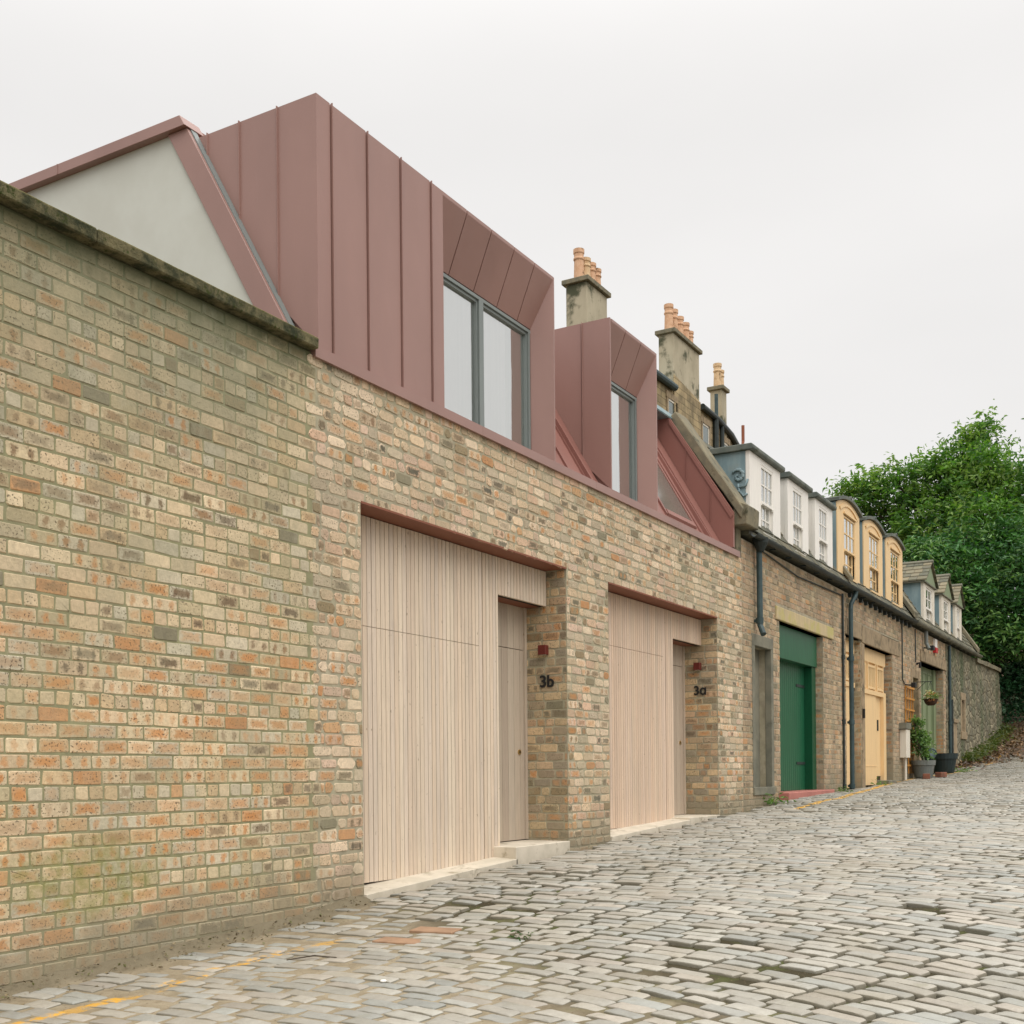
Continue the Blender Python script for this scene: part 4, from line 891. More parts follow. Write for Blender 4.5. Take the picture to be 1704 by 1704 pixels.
def yellow_dormer(x0, x1):
    wx0, wx1 = x0 + .52, x1 - .40; z0, z1 = 5.40, 7.02; xm = (x0 + x1) / 2
    arc = lambda inset, zb_: [(x0 + inset + (x1 - x0 - 2 * inset) * t, zb_ + .15 * (1 - (2 * t - 1) ** 2)) for t in np.linspace(0, 1, 13)]
    mb = MB(); mb.box(x0, wx0, 0, .022, z0, 6.86); mb.box(wx1, x1, 0, .022, z0, 6.86); mb.box(wx0, wx1, 0, .022, z0, 5.56); mb.box(wx0, wx1, -.05, .02, 5.561, 5.60)
    mb.prism([(x1, 6.86), (x0, 6.86)] + arc(0, z1), 'y', 0, .022)
    o = mb.build('dormer', M['yellow'], h3)
    tr = MB(); a1 = arc(.16, z1 - .07); a2 = arc(.22, z1 - .12)
    tr.prism(a1 + a2[::-1], 'y', -.02, -.001); tr.box(wx0 - .05, wx1 + .05, -.035, -.001, 6.865, 6.90)
    tr.build('moulding', M['yellow'], o)
    for xa in (x0 + .001, x1 - .04): MB().prism([(.023, z0 + .1), (.023, z1), (.97, z1), (.97, 6.98)], 'x', xa, xa + .039).build('dormer_cheek', M['lead'], o)
    rf = MB(); b = arc(-.05, z1 + .01); t = arc(-.06, z1 + .075); rf.prism(b[::-1] + t, 'y', -.06, 1.05)
    rf.tube([(xm, -.07, z1 + .235), (xm, 1.05, z1 + .235)], .035, 8); rf.build('dormer_roof', M['lead_dark'], o)
    sash(o, wx0, wx1, 5.60, 6.84, .006, 3, 2, 2, M['yellow'], M['glass_old'], .45, f=.036); MB().box(wx0, wx1, .15, .16, 5.6, 6.84).build('net_curtain', M['curtain'], o)
yellow_dormer(23.47, 25.30); yellow_dormer(25.66, 27.48); yellow_dormer(27.82, 29.66)
MB().prism([(-.14, 5.46), (-.16, 5.56), (1.0, 7.3), (1.05, 7.2)], 'x', 23.88, 24.1).build('party_skew', M['stone_skew'], h3, bevel=.01)

# ================================================================== HOUSE WITH GABLED DORMERS
h4 = empty('sage_door_house', (35.4, 0, 1.7), 'stone and brick end house with three slate gabled dormers and sage green doors', 'house')
HD = (30.72, 31.45, -1, 4.0); HE = (31.85, 35.1, -1, 4.48); HS = (38.05, 38.62, 2.8, 3.8)
brickwork('brick_wall', h4, [facade(30.4, 35.5, .8, 5.28, [HD, HE, (31.75, 35.5, 4.48, 4.78)], 'mix', 'old', spots=.05, darkp=.2, S=.235, ph=.5, rough=.004, depth=.3),
                             jamb(35.1, .004, .45, 1, 4.48, -1, 'old', redp=.3)], [M['brick_old'], M['mortar_old']])
mb = MB(); mb.box(35.5, 38.05, -.02, .3, .8, 5.28); mb.box(38.62, 40.9, -.02, .3, .8, 5.28); mb.box(38.05, 38.62, -.02, .3, .8, 2.8); mb.box(38.05, 38.62, -.02, .3, 3.8, 5.28); mb.build('rubble_wall', M['rubble'], h4)
mb = MB(); mb.box(31.78, 35.48, -.03, .3, 4.49, 4.77); mb.build('lintel', M['stone'], h4, bevel=.012)
mb = MB(); mb.box(30.55, 30.73, -.02, .2, 1.4, 4.2); mb.box(31.44, 31.6, -.02, .2, 1.4, 4.2); mb.box(30.73, 31.44, -.02, .2, 3.99, 4.2); mb.build('door_surround', M['stone'], h4, bevel=.01)
door_boards(30.72, 31.45, 1.5, 4.0, .16, .18, M['sage'], h4, 'front_door')
sg = door_boards(31.8, 34.75, 1.55, 4.48, .26, .74, M['sage'], h4)
mb = MB()
for i in range(4):
    x = 31.85 + .73 * i
    for za, zb in ((1.7, 2.5), (2.75, 3.6), (3.75, 4.3)):
        mb.box(x + .05, x + .10, .24, .262, za, zb); mb.box(x + .58, x + .63, .24, .262, za, zb); mb.box(x + .05, x + .63, .24, .262, zb, zb + .05); mb.box(x + .05, x + .63, .24, .262, za - .05, za)
mb.build('door_panel', M['sage'], sg); MB().box(34.75, 35.08, .2, .4, 1.55, 4.48).build('door_post', M['sage'], h4)
mb = MB(); mb.box(37.9, 38.06, -.035, .2, 2.75, 3.85); mb.box(38.61, 38.78, -.035, .2, 2.75, 3.85); mb.box(37.9, 38.78, -.04, .2, 3.79, 4.02); mb.box(37.86, 38.85, -.07, .2, 2.58, 2.81); mb.build('window_surround', M['stone'], h4, bevel=.01)
MB().box(38.0, 38.7, .08, .1, 2.8, 3.8).build('pane', M['glass_old'], h4); MB().box(38.0, 38.7, .2, .22, 2.8, 3.8).build('blind', M['offwhite'], h4)
slate_roof(h4, 30.5, 40.85, 5.44); gutter(h4, 30.4, 41.0, 5.38, mat='cement', r=.075)
pipe(h4, 32.1, 4.95, 5.3, mat='greyplastic', r=.05, top='none', shoe=True)
pipe(h4, 35.75, 1.6, 5.25, y=-.07, r=.04, mat='iron', top='none'); pipe(h4, 36.1, 1.65, 3.7, y=-.07, r=.035, mat='iron_dark', top='none')
mb = MB(); mb.box(36.15, 36.75, -.10, 0, 1.6, 3.02); mb.box(36.1, 36.8, -.14, 0, 3.02, 3.14); mb.build('meter_cupboard', M['stone'], h4, bevel=.01)
MB().prism([(-.14, 5.46), (-.16, 5.6), (1.0, 7.35), (1.05, 7.2)], 'x', 30.3, 30.7).build('party_skew', M['stone_skew'], h4, bevel=.012)
MB().prism([(-.14, 5.46), (-.16, 5.6), (1.0, 7.35), (1.05, 7.2)], 'x', 40.6, 40.95).build('party_skew', M['stone_skew'], h4, bevel=.012)
def gabled_dormer(x0, x1):
    xm = (x0 + x1) / 2; wx0, wx1 = x0 + .35, x1 - .3; z0, z1 = 5.42, 6.62
    mb = MB(); mb.box(x0, wx0, 0, .07, z0, z1); mb.box(wx1, x1, 0, .07, z0, z1); mb.box(wx0, wx1, 0, .07, z0, 5.5); mb.box(wx0, wx1, 0, .07, z1 - .08, z1); o = mb.build('dormer', M['offwhite'], h4)
    MB().prism([(x0 - .06, z1 + .03), (x1 + .06, z1 + .03), (xm, z1 + .58)], 'y', -.04, .03).build('dormer_gable', M['sage'], o)
    fs = MB(); fs.box(x0 - .1, x1 + .1, -.06, .95, z1 + .001, z1 + .03); fs.build('fascia', M['cement'], o)
    for xa in (x0 + .001, x1 - .04): MB().prism([(.072, z0 + .1), (.072, z1), (.8, z1), (.8, 6.55)], 'x', xa, xa + .039).build('dormer_cheek', M['lead'], o)
    mb = MB(); cols = []
    for sgn in (-1, 1):
        for r in range(5):
            t0, t1 = r / 5, min(1, (r + 1.3) / 5); y = -.1
            while y < 1.1:
                wd = random.uniform(.16, .26); a, b = y, y + wd - .008; y += wd
                e = x0 - .12 if sgn < 0 else x1 + .12
                P = lambda t, up_: (e + (xm - e) * t, z1 + .04 + .60 * t + up_)
                (xa, za), (xb, zb) = P(t0, 0), P(t1, 0)
                mb.add([(xa, a, za), (xa, b, za), (xb, b, zb), (xb, a, zb), (xa, a, za + .04), (xa, b, za + .04), (xb, b, zb + .012), (xb, a, zb + .012)], [(4, 5, 6, 7), (0, 1, 5, 4), (1, 2, 6, 5), (3, 0, 4, 7), (0, 3, 2, 1), (2, 3, 7, 6)])
                cols += [L(*random.choice([(132, 124, 102), (112, 108, 92), (148, 136, 110), (98, 98, 84)]), random.uniform(.65, .85))] * 8
    rf = mb.build('dormer_roof', M['slate'], o, cols=cols)
    MB().tube([(xm, -.12, z1 + .66), (xm, 1.1, z1 + .66)], .05, 8).build('ridge', M['cement'], o)
    sash(o, wx0, wx1, 5.5, z1 - .08, .02, 2, 2, 2, M['white'], M['glass_old'], .48)
gabled_dormer(32.3, 33.85); gabled_dormer(34.95, 36.4); gabled_dormer(37.2, 38.35)
# small fittings on the house
def floodlight(parent, x, z):
    mb = MB(); mb.box(x - .10, x + .10, -.28, -.18, z - .06, z + .06); mb.tube([(x, -.01, z + .02), (x, -.18, z)], .02, 8); mb.build('floodlight', M['black'], parent, bevel=.01)
floodlight(h4, 32.2, 4.85); floodlight(h3, 29.75, 3.72)
al = MB().box(33.55, 33.85, -.07, 0, 5.0, 5.24).build('alarm_box', M['white'], h4, bevel=.01); MB().box(33.54, 33.86, -.08, 0, 4.86, 4.998).build('alarm_lens', paint('alarm_red', L(190, 40, 44)), al)
mb = MB(); mb.box(29.15, 29.58, -.16, 0, 1.93, 2.62); mt = mb.build('meter_box', M['offwhite'], h3, bevel=.01)
MB().box(29.08, 29.62, -.18, 0, 2.63, 2.78).build('box_cap', M['cement'], mt); MB().tube([(29.4, -.08, 1.36), (29.4, -.08, 1.93)], .03, 8).build('box_pipe', M['offwhite'], mt); MB().tube([(29.52, -.08, 1.36), (29.52, -.08, 1.93)], .022, 8).build('box_pipe', M['cement'], mt)
MB().tube([(31.1, -.03, 4.35), (31.1, -.12, 4.38), (31.1, -.12, 4.25)], .035, 8).build('wall_lantern', M['black'], h4)

# ================================================================== RUBBLE END WALL
sw = empty('rubble_stone_wall', (43.8, 0, 2.2), 'rough grey rubble stone wall continuing uphill beyond the last house', 'wall')
mb = MB(); mb.add([(40.9, 0, 1.6), (47.6, 0, 2.6), (47.3, .5, 2.6), (40.9, .5, 1.6), (40.9, .0, 5.18), (46.75, .03, 5.28), (46.75, .5, 5.28), (40.9, .5, 5.18)], [(0, 3, 2, 1), (4, 5, 6, 7), (0, 1, 5, 4), (1, 2, 6, 5), (2, 3, 7, 6), (3, 0, 4, 7)])
mb.build('stonework', M['rubble'], sw, wob=(.05, 12))
MB().add([(40.9, -.08, 5.18), (46.85, -.05, 5.28), (46.85, .55, 5.28), (40.9, .55, 5.18), (40.9, -.08, 5.32), (46.85, -.05, 5.42), (46.85, .55, 5.42), (40.9, .55, 5.32)], [(0, 3, 2, 1), (4, 5, 6, 7), (0, 1, 5, 4), (1, 2, 6, 5), (2, 3, 7, 6), (3, 0, 4, 7)]).build('coping', M['stone_skew'], sw, wob=(.04, 8))

# ================================================================== TENEMENT BEHIND
tn = empty('tenement_block', (52, 15, 2), 'tall sandstone tenement behind the mews with three pot-topped chimneys', 'building')
pl = [(42.85, 15), (55.4, 15), (58, 15.08), (61, 15.42), (64.3, 16.05), (66.5, 16.7)]
mb = MB(); ZT = 20.0
wins = [51.75, 56.3, 60.1]
mb.prism([(a, b) for a, b in pl] + [(66.5, 24), (42.85, 24)], 'z', 1.5, ZT); mb.build('wall', M['ashlar'], tn)
def twin(x, z0, z1, wd, yo):
    s = MB(); s.box(x - wd / 2 - .16, x - wd / 2, yo - .06, yo + .02, z0, z1); s.box(x + wd / 2, x + wd / 2 + .16, yo - .06, yo + .02, z0, z1); s.box(x - wd / 2 - .22, x + wd / 2 + .22, yo - .07, yo + .02, z1, z1 + .3); s.box(x - wd / 2 - .2, x + wd / 2 + .2, yo - .12, yo + .02, z0 - .18, z0)
    o = s.build('window', M['stone'], tn)
    f_ = MB(); 
    for a, b, c, d in ((x - wd / 2, x - wd / 2 + .09, z0, z1), (x + wd / 2 - .09, x + wd / 2, z0, z1), (x - wd / 2, x + wd / 2, z1 - .1, z1), (x - wd / 2, x + wd / 2, (z0 + z1) / 2 - .05, (z0 + z1) / 2 + .05)): f_.box(a, b, yo - .035, yo - .005, c, d)
    f_.build('sash', M['offwhite'], o); MB().box(x - wd / 2, x + wd / 2, yo - .012, yo - .004, z0, z1).build('pane', M['glasspane'], o)
g = G('reflecting_glass'); M['glasspane'] = g.pbr((.10, .13, .12, 1), .05, spec=.9)
for zz in (17.35, 13.9, 10.4):
    for x, yo in ((45.6, 15), (48.6, 15), (51.75, 15), (56.25, 15), (59.9, 15.27), (63.0, 15.78)): twin(x, zz, zz + 1.95, .95, yo)
gp = [(46, 14.85, 19.92), (51.9, 14.85, 19.92)]; MB().tube(gp, .17, 10).build('gutter', M['iron'], tn)
MB().tube([(55.5, 14.85, 20.0), (58, 14.93, 20.0), (61, 15.27, 20.0), (64.3, 15.9, 20.0), (66.5, 16.5, 20)], .15, 10).build('gutter', M['iron_dark'], tn)
MB().prism([(14.9, 20.05), (15.5, 20.5), (16.6, 20.5), (16.6, 20.05)], 'x', 49.2, 52.0).build('lead_flashing', M['lead'], tn, bevel=.05)
for x, y, r in ((57.6, 14.92, .16), (58.9, 15.05, .12), (63.2, 15.6, .13)): MB().tube([(x, y, 8), (x, y, 19.9)], r, 8).build('downpipe', M['iron_dark'], tn)
MB().tube([(58.2, 15.1, 19.9), (58.2, 15.1, 21.4)], .1, 8).build('vent_pipe', M['iron'], tn)
MB().tube([(63.0, 15.9, 19.9), (63.8, 15.6, 20.15), (63.9, 15.6, 20.4), (63.9, 15.6, 21.3)], .09, 8).build('vent_pipe', M['pole_rust'], tn)
def chimney(x0, x1, y0, y1, z0, z1, pots):
    mb = MB(); mb.box(x0, x1, y0, y1, z0, z1); ch = mb.build('chimney', M['chimney'], tn, bevel=.02)
    MB().box(x0 - .14, x1 + .14, y0 - .14, y1 + .14, z1, z1 + .2).build('chimney_cap', M['stone_skew'], ch, bevel=.02)
    for px, py, h, mat in pots:
        p = MB(); p.lathe([(.22, 0), (.195, h * .62), (.23, h * .66), (.23, h * .70), (.20, h * .74), (.20, h * .84), (.23, h * .87), (.23, h), (.16, h), (.16, h * .5)], (px, py, z1 + .2), 16); p.build('chimney_pot', M[mat], ch)
chimney(42.78, 44.72, 15.0, 15.95, 18, 21.72, [(43.0, 15.45, 1.25, 'terracotta'), (43.4, 15.35, 1.0, 'buffclay'), (43.9, 15.35, .98, 'terracotta'), (44.4, 15.35, .92, 'terracotta')])
chimney(52.06, 55.45, 14.985, 15.75, 12, 22.62, [(52.4, 15.35, 1.3, 'terracotta'), (53.0, 15.35, 1.25, 'terracotta'), (53.75, 15.35, 1.15, 'terracotta'), (54.5, 15.35, 1.1, 'terracotta'), (55.05, 15.35, .85, 'terracotta')])
chimney(59.6, 60.35, 15.3, 15.95, 17, 22.1, [(59.8, 15.6, 1.25, 'buffclay'), (60.2, 15.6, 1.0, 'buffclay')])
MB().prism([(52.0, 17.6), (55.5, 17.6), (55.5, 20.2), (52.0, 20.6)], 'y', 14.94, 14.98).build('chimney_breast', M['ashlar'], tn)

# ================================================================== POTS, BASKET, TRELLIS
def pot(name, c, r0, r1, h, mat, label, cat='plant pot'):
    z = float(gnd(c[0])); o = empty(name, (c[0], c[1], z), label, cat, 'planters by the sage door')
    mb = MB(); mb.lathe([(0, 0), (r0, 0), (r0 + (r1 - r0) * .7, h * .7), (r1 * .99, h * .72), (r1 * 1.02, h), (r1 * .95, h), (r1 * .92, h * .86), (0, h * .84)], (c[0], c[1], z), 24); mb.build('pot_body', M[mat], o)
    MB().lathe([(0, 0), (r1 * .91, 0)], (c[0], c[1], z + h * .88), 20).build('soil', M['earth'], o); return o
pot('planter', (30.3, -.33), .21, .29, .43, 'greyplastic', 'grey banded plastic planter holding a climbing shrub under the wooden trellis')
pot('planter', (32.45, -.45), .25, .35, .52, 'darktub', 'wide dark green round tub in front of the sage garage door')
zt = float(gnd(30.6)) + .40
o = empty('plastic_pot', (30.75, -.38, zt), 'small blue grey empty pot lying tilted on the grey planter', 'plant pot')
mb = MB(); mb.lathe([(0, 0), (.11, 0), (.155, .21), (.17, .21), (.17, .245), (.145, .245), (.1, .02), (0, .02)], (0, 0, 0), 20); Rm = Matrix.Translation((30.72, -.4, zt + .13)) @ Matrix.Rotation(R_(52), 4, 'Y') @ Matrix.Translation((0, 0, -.12)); mb.v = [tuple(Rm @ Vector(v)) for v in mb.v]; mb.build('pot_body', M['iron'], o)
for i, (x, y, a, lb) in enumerate(((29.75, -.5, .2, 'loose red brick on the ground by the white meter box'), (30.45, -.72, -.25, 'loose brick on the ground in front of the grey planter'))):
    mb = MB(); mb.box(-.16, .16, -.085, .085, 0, .13); b = mb.build('loose_brick', M['loose_brick'], None, bevel=.01); b.location = (x, y, float(gnd(x)) - .005); b.rotation_euler = (0, 0, a); b['label'] = lb; b['category'] = 'brick'; b['group'] = 'loose bricks by the planters'
tr = empty('trellis', (30.1, -.05, 1.45), 'orange wooden lattice trellis fixed to the brick wall above the grey planter', 'trellis')
mb = MB()
for x in np.linspace(29.72, 30.6, 4): mb.box(x - .022, x + .022, -.045, -.02, 1.55, 3.72)
for z in np.linspace(1.75, 3.68, 8): mb.box(29.68, 30.64, -.07, -.046, z - .022, z + .022)
mb.build('lattice', M['wood_orange'], tr)

# ---------------------------------------------------------------- foliage
def leaves(P, size, cols, spread=1.0, upbias=.3, aspect=.38):
    """P (n,3) leaf positions -> np arrays of folded diamond leaves"""
    n = len(P); ax = rng.normal(0, 1, (n, 3)); ax[:, 2] = ax[:, 2] * .6 - .25; ax /= np.linalg.norm(ax, axis=1)[:, None]
    nn = rng.normal(0, 1, (n, 3)); nn[:, 2] = np.abs(nn[:, 2]) + upbias; sd_ = np.cross(ax, nn); sd_ /= np.linalg.norm(sd_, axis=1)[:, None]; nr = np.cross(sd_, ax)
    s = size * rng.uniform(.6, 1.25, n)[:, None]
    tip = P + ax * s; L_ = P + ax * s * .45 + sd_ * s * aspect * .5 + nr * s * .10; R__ = P + ax * s * .45 - sd_ * s * aspect * .5 + nr * s * .10
    V = np.stack([P, L_, tip, R__], 1).reshape(-1, 3)
    F = (np.arange(n)[:, None] * 4 + np.array([0, 1, 2, 0, 2, 3])).reshape(-1)
    return V, F, np.full(2 * n, 3), np.repeat(cols, 4, axis=0)
def blob_leaves(lobes, n_cl, per, cl_r, size, pal, core=.55):
    vol = np.array([l[3] ** 2.2 for l in lobes]); ids = rng.choice(len(lobes), n_cl, p=vol / vol.sum()); P = []; C = []
    for i in ids:
        x, y, z, r = lobes[i]; d = rng.normal(0, 1, 3); d /= np.linalg.norm(d); rr = r * (core + (1.12 - core) * rng.random() ** .7)
        c = np.array([x, y, z]) + d * rr * np.array([1, 1, .92]); k = int(per * rng.uniform(.6, 1.3)); pr = cl_r * rng.uniform(.6, 1.3)
        P.append(c + rng.normal(0, 1, (k, 3)) * pr * np.array([1, 1, .5])); base = np.array(pal[rng.integers(len(pal))]) * rng.uniform(.75, 1.25)
        cc = np.tile(base, (k, 1)) * rng.uniform(.8, 1.2, (k, 1)); cc[:, 3] = 1; C.append(cc)
    return np.concatenate(P), np.concatenate(C)
def foliage(name, parent, P, C, size, mat, aspect=.38, kind=None, upbias=.3):
    V, F, N, CC = leaves(P, size, C, aspect=aspect, upbias=upbias); return link(name, np_mesh(name, V, F, N, [('col', 'FLOAT_COLOR', CC)]), mat, parent, kind)
def sprig(tip, base, n, size, pal):
    t = rng.random(n) ** .8; P = np.array(base) + (np.array(tip) - np.array(base)) * t[:, None] + rng.normal(0, .09, (n, 3)); cc = np.array([pal[i] for i in rng.integers(len(pal), size=n)]) * rng.uniform(.85, 1.25, (n, 1)); cc[:, 3] = 1; return P, cc
def branches(base, lobes, r0):
    mb = MB(); base = Vector(base); lob = sorted(lobes, key=lambda l: l[2]); topc = Vector((sum(l[0] for l in lobes) / len(lobes), sum(l[1] for l in lobes) / len(lobes), max(l[2] for l in lobes) - 1.0))
    tr_ = [base + (topc - base) * t + Vector((.25 * math.sin(t * 5), .2 * math.sin(t * 4 + 1), 0)) for t in np.linspace(0, 1, 9)]
    mb.tube(tr_, [r0 * (1 - .8 * t) for t in np.linspace(0, 1, 9)], 9)
    for l in lobes:
        p = Vector(l[:3]); k = min(6, max(1, int(7 * (p.z - base.z) / (topc.z - base.z + .01)) - 2)); s = tr_[k]
        mb.tube([s, s.lerp(p, .5) + Vector((0, 0, .25)), p, p + Vector((random.uniform(-.4, .4), random.uniform(-.4, .4), l[3] * .7))], [r0 * .38, r0 * .25, r0 * .12, .015], 6)
    return mb
GA = [(.075, .18, .03, 1), (.10, .215, .035, 1), (.15, .265, .05, 1), (.22, .33, .09, 1), (.05, .13, .03, 1)]
GB = [(.04, .13, .03, 1), (.055, .16, .032, 1), (.03, .10, .028, 1), (.12, .23, .06, 1)]
GC = [(.03, .105, .045, 1), (.05, .15, .065, 1), (.035, .12, .045, 1), (.11, .2, .12, 1)]
LA = [(52.0, 6.8, 14.0, .6), (52.0, 5.9, 13.7, 1.0), (52.0, 4.6, 13.9, 1.1), (53.0, 3.2, 14.0, 1.35), (53.0, 1.6, 15.4, .9), (53.0, 2.2, 14.2, 1.4), (52.0, .9, 13.6, 1.5), (52.0, 3.1, 11.9, 1.8), (51.0, 1.0, 11.5, 1.8), (53.0, -.1, 13.0, 1.5), (53.0, 4.7, 12.3, 1.3), (53.0, -1.6, 12.4, 1.7), (53.0, 1.3, 16.1, .45), (53, -2.6, 13.7, 1.5), (53.5, -4.2, 13.6, 1.7), (53.5, -3.4, 12.6, 1.8), (53, 6, 12.2, 1.0)]
LB = [(47.5, 2.9, 9.8, 1.1), (47.5, 1.8, 9.0, 1.3), (47.5, .7, 8.0, 1.4), (48.5, -.4, 9.2, 1.6), (47.5, 1.2, 6.8, 1.1), (48, .1, 6.8, 1.2), (48.5, -1.0, 7.0, 1.35), (49, -1.9, 8.0, 1.6), (48.5, 1.5, 10.5, 1.1), (49.5, -.8, 10.6, 1.4), (50, -3, 9.5, 1.7), (49, 3.6, 8.6, 1.1)]
LC = [(49.3, .1, 5.2, .75), (49.8, -.6, 4.8, .9), (49.3, .1, 4.3, .65), (49.8, -1.3, 5.4, 1.05), (49.5, .1, 5.9, .6), (49.8, -1.9, 4.4, 1.05), (50.2, -2.9, 5.0, 1.1)]
ta = empty('broadleaf_tree', (52.5, 2.5, 3.4), 'tall bright green tree with a spreading leafy top against the sky', 'tree')
branches((52.5, 2.5, 3.2), LA, .3).build('trunk', M['bark'], ta, smooth=True)
P, C = blob_leaves(LA, 1300, 36, .32, .26, GA, .36)
for tip, bs in (((52, 7.6, 14.5), (52, 6.4, 13.9)), ((52, 7.3, 13.6), (52, 6.5, 13.7)), ((52, 6.4, 15.0), (52, 5.6, 14.2)), ((52, 5.0, 15.4), (52, 4.6, 14.6)), ((53, 4.0, 15.8), (53, 3.5, 15)), ((53, 2.4, 16.6), (53, 2, 15.6)), ((53, 1.5, 17.0), (53, 1.4, 16)), ((53, 1.0, 17.1), (53, 1.2, 16.2)), ((53, .6, 16.4), (53, 1.1, 15.6)), ((53, .1, 15.6), (53, .5, 14.8)), ((53, -.6, 15.2), (53, -.2, 14.2)), ((52, 5.7, 14.9), (52, 5.4, 14)), ((53, 3, 16), (53, 2.8, 15.2))):
    a, b = sprig(tip, bs, 26, .25, GA[2:4]); P = np.concatenate([P, a]); C = np.concatenate([C, b])
foliage('crown', ta, P, C, .27, M['leaf'])
tb = empty('laurel_tree', (48.5, .8, 3.2), 'dense dark green tree overhanging the rubble stone wall at the lane end', 'tree')
branches((48.6, .9, 3.0), LB, .22).build('trunk', M['bark'], tb, smooth=True)
P, C = blob_leaves(LB, 1050, 36, .33, .24, GB, .3); foliage('crown', tb, P, C, .25, M['leaf_gloss'])
tcx = empty('ivy_bush', (49.8, -.9, 3.3), 'glossy dark ivy covered bush at the foot of the trees past the wall end', 'bush')
mb = branches((49.8, -.9, 3.2), LC, .16); mb.build('trunk', M['bark'], tcx, smooth=True)
P, C = blob_leaves(LC, 420, 40, .24, .15, GC, .5); foliage('crown', tcx, P, C, .17, M['leaf_gloss'], .6)
tw = empty('bare_tree', (58, -1.6, 4), 'thin leafless twigs of a bare tree showing above the green crowns', 'tree')
mb = MB(); mb.tube([(58, -1.6, 3.8), (58.1, -1.4, 10), (58, -1.0, 15.2)], [.18, .12, .06], 8); mb.build('trunk', M['bark'], tw, smooth=True)
mb = MB()
for i in range(9):
    s = Vector((58, -1.05, 15.0)); d = Vector((random.uniform(-.5, .5), random.uniform(-.9, .9), random.uniform(.8, 1.6))); pts = [s]
    for k in range(6): d = (d + Vector((random.gauss(0, .25), random.gauss(0, .25), .1))).normalized(); pts.append(pts[-1] + d * .5)
    mb.tube(pts, [.035, .03, .025, .02, .015, .012, .008], 5)
mb.build('crown', M['bark'], tw)
# climber in the planter, basket plants
cl = empty('climbing_shrub', (30.25, -.32, float(gnd(30.3)) + .36), 'green climbing shrub growing from the grey planter up the trellis', 'plant')
mb = MB()
for i in range(6): mb.tube([(30.28 + random.gauss(0, .05), -.33, 1.80), (30.2 + random.gauss(0, .1), -.25, 2.3), (30.15 + random.gauss(0, .16), -.14, 2.9)], [.012, .009, .005], 5)
mb.build('stem', M['bark'], cl)
P, C = blob_leaves([(30.25, -.28, 2.05, .2), (30.38, -.28, 2.35, .24), (30.12, -.22, 2.5, .2), (30.1, -.15, 2.85, .15), (30.3, -.22, 2.75, .14), (30.45, -.25, 2.15, .16)], 90, 15, .07, .08, [(.12, .22, .06, 1), (.17, .27, .09, 1), (.08, .16, .045, 1)], .2); foliage('crown', cl, P, C, .10, M['leaf'], .5)
bx_, by_, bz_ = 31.25, -.35, 3.28
hb = empty('hanging_basket', (bx_, by_, bz_), 'brown hanging basket of flowers hung before the sage green door', 'basket')
mb = MB(); mb.lathe([(0, 0), (.08, .005), (.14, .06), (.175, .15), (.185, .15), (.185, .17), (.16, .165), (0, .14)], (bx_, by_, bz_), 18); mb.build('basket_bowl', M['basket'], hb)
mb = MB()
for k in range(3): t = k * 2.1; mb.tube([(bx_ + .18 * math.cos(t), by_ + .18 * math.sin(t), bz_ + .16), (bx_, by_, bz_ + .62)], .005, 4)
mb.tube([(bx_, .0, bz_ + .62), (bx_, by_ - .03, bz_ + .62)], .010, 6); mb.tube([(bx_, .0, bz_ + .4), (bx_, by_ + .12, bz_ + .62)], .008, 5); mb.build('basket_chain', M['iron_dark'], hb)
P, C = blob_leaves([(bx_ - .14, by_, bz_ + .23, .12), (bx_ + .04, by_, bz_ + .26, .14), (bx_ + .2, by_, bz_ + .2, .11)], 36, 13, .05, .05, [(.12, .2, .06, 1), (.18, .25, .09, 1), (.45, .18, .10, 1), (.6, .55, .38, 1), (.14, .2, .06, 1)], .2); foliage('basket_plants', hb, P, C, .07, M['leaf'], .5)
# weeds, litter, twig, scraps
def tuft(x, y, n, r, label, pal=((.10, .2, .04, 1), (.14, .24, .06, 1))):
    z = float(lane_z(np.array(x), np.array(y))); P = np.array([x, y, z]) + np.abs(rng.normal(0, 1, (n, 3))) * np.array([r, r, r * .6]) * np.where(rng.random((n, 3)) < .5, -1, 1) * np.array([1, 1, 0]) + np.array([0, 0, 1]) * np.abs(rng.normal(0, r * .5, (n, 1)))
    C = np.array([pal[i] for i in rng.integers(len(pal), size=n)]) * rng.uniform(.7, 1.3, (n, 1)); C[:, 3] = 1
    V, F_, N_, CC = leaves(P, r * .9, C, upbias=.2, aspect=.3); o = link('weed', np_mesh('weed', V, F_, N_, [('col', 'FLOAT_COLOR', CC)]), M['leaf']); recenter(o, (x, y, z)); o['label'] = label; o['category'] = 'weed'; o['group'] = 'weeds along the lane'; return o
tuft(18.7, -.12, 60, .13, 'grass tuft at the wall base under the blocked window left of the green door')
tuft(32.9, -.85, 60, .12, 'green weed sprouting in front of the dark round tub')
tuft(6.9, -2.05, 34, .045, 'small dark weed in a sett joint before the near garage door', ((.05, .10, .03, 1), (.08, .12, .04, 1)))
tuft(22.6, -.28, 36, .09, 'low grass at the right end of the pink door sill')
tuft(26.2, -.22, 40, .10, 'low grass at the wall foot below the yellow garage door')
n = 4200; X_ = rng.uniform(34, 49, n); Y_ = -np.abs(rng.normal(0, .55, n)) * (1 + 2.2 * sst(38, 42, X_)) - .03; keep = rng.random(n) < sst(33, 41, X_); X_, Y_ = X_[keep], Y_[keep]
P = np.stack([X_, Y_, lane_z(X_, Y_) + .012], 1); C = np.array([[(.16, .085, .04, 1), (.10, .06, .035, 1), (.22, .13, .06, 1), (.07, .045, .03, 1)][i] for i in rng.integers(4, size=len(P))])
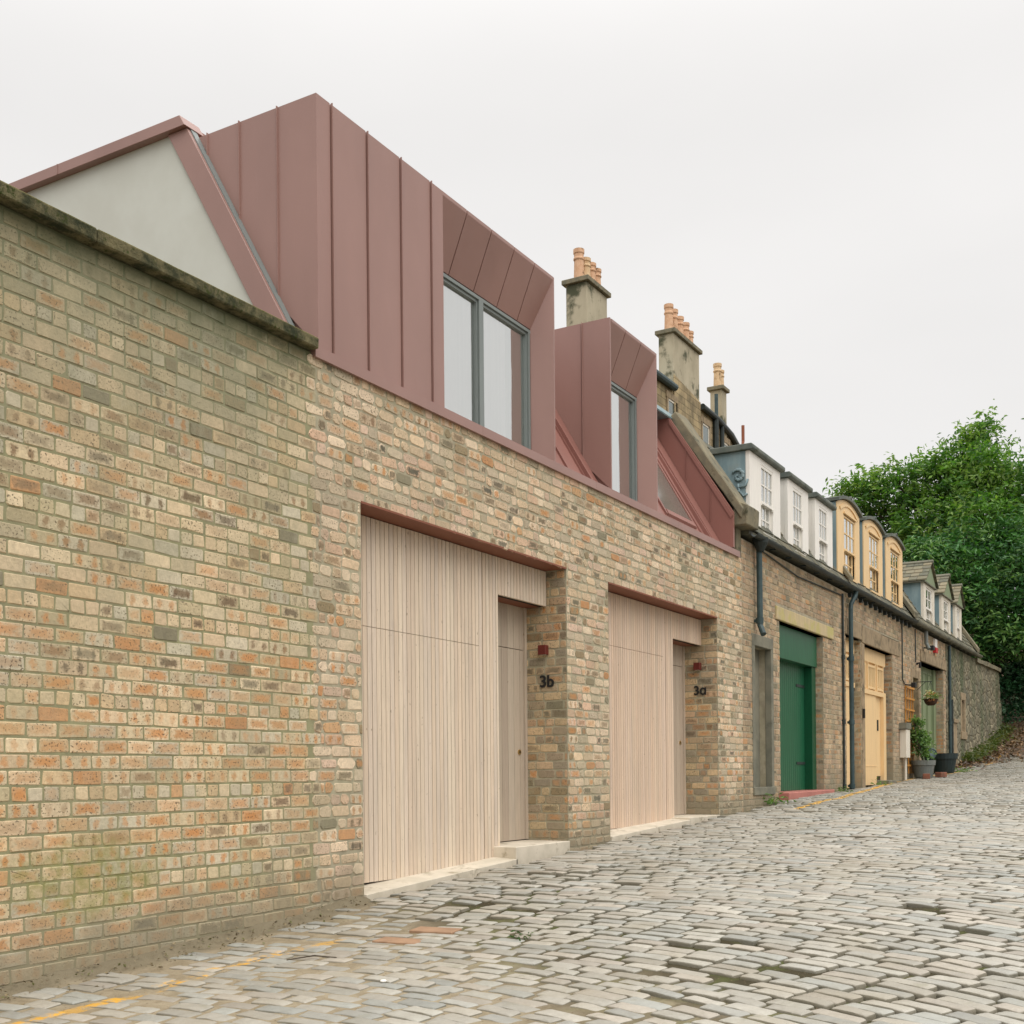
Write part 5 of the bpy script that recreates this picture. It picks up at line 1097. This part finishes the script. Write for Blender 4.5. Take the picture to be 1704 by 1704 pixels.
V, F_, N_, CC = leaves(P, .13, C, upbias=2.0, aspect=.6); link('leaf_litter', np_mesh('leaf_litter', V, F_, N_, [('col', 'FLOAT_COLOR', CC)]), M['litter'], kind='stuff')
n = 1500; X_ = rng.uniform(38, 47.5, n); Y_ = -np.abs(rng.normal(0, .22, n)); P = np.stack([X_, Y_, gnd(X_) + np.abs(rng.normal(0, .12, n))], 1); C = np.array([[(.10, .13, .04, 1), (.07, .10, .03, 1), (.14, .15, .05, 1)][i] for i in rng.integers(3, size=n)]) 
V, F_, N_, CC = leaves(P, .16, C, upbias=.3, aspect=.45); link('bank_ground_cover', np_mesh('bank_ground_cover', V, F_, N_, [('col', 'FLOAT_COLOR', CC)]), M['leaf'], kind='stuff')
z = float(lane_z(np.array(5.95), np.array(-1.1)))
t_ = MB().tube([(5.72, -1.02, z + .004), (5.86, -1.13, z + .02), (5.9, -1.28, z + .012)], [.004, .005, .003], 6).build('twig', M['bark'], None); recenter(t_, (5.8, -1.1, z)); t_['label'] = 'thin dark twig lying on the setts near the bottom left'; t_['category'] = 'twig'

# specks of leaf and grit along the wall foot, pavers let into the lane
n = 340; X_ = rng.uniform(3.6, 7.78, n); Y_ = -np.abs(rng.normal(0, .16, n)) - .02; P = np.stack([X_, Y_, lane_z(X_, Y_) + .008 + .05 * sst(-.22, 0, Y_) ** 2], 1); C = np.array([[(.18, .14, .08, 1), (.24, .19, .11, 1), (.12, .09, .055, 1), (.15, .15, .06, 1)][i] for i in rng.integers(4, size=n)])
V, F_, N_, CC = leaves(P, .026, C, upbias=2.0, aspect=.7); link('wall_foot_litter', np_mesh('wall_foot_litter', V, F_, N_, [('col', 'FLOAT_COLOR', CC)]), M['litter'], kind='stuff')
for x, y, a, lb in ((6.92, -1.36, .1, 'flat terracotta paver let into the setts, nearer the timber garage door'), (6.52, -1.33, .05, 'flat terracotta paver let into the setts, nearer the yellow line')):
    pz = float(lane_z(np.array(x), np.array(y))); b = MB().box(-.085, .085, -.17, .17, -.03, .008).build('paver', M['grate_brick'], None, bevel=.004); b.location = (x, y, pz + .004); b.rotation_euler = (0, -.045, a); b['label'] = lb; b['category'] = 'paver'; b['group'] = 'terracotta pavers in the lane'

pz = float(lane_z(np.array(5.45), np.array(-1.98)))
b = MB(); b.lathe([(0, 0), (.014, .003), (.02, .010), (.013, .017), (0, .018)], (0, 0, 0), 7); b = b.build('pebble', M['white'], None); b.location = (5.45, -1.98, pz + .002); b['label'] = 'small white pebble lying between the setts in the foreground'; b['category'] = 'pebble'

for hh, pts in ((h3, [(29.45, -.02, 5.2), (29.45, -.02, 3.85), (29.68, -.02, 3.76)]), (h2, [(18.45, -.02, 5.24), (20.6, -.02, 5.1), (23.66, -.02, 5.16)]), (h4, [(31.05, -.02, 5.25), (31.08, -.02, 4.4)])):
    MB().tube(pts, .014, 6).build('cable', M['iron_dark'], hh)
for zz in (1.75, 3.2): MB().box(22.0 - .55, 22.0 - .02, .268, .279, zz, zz + .05).build('door_hinge', M['iron_dark'], gd)
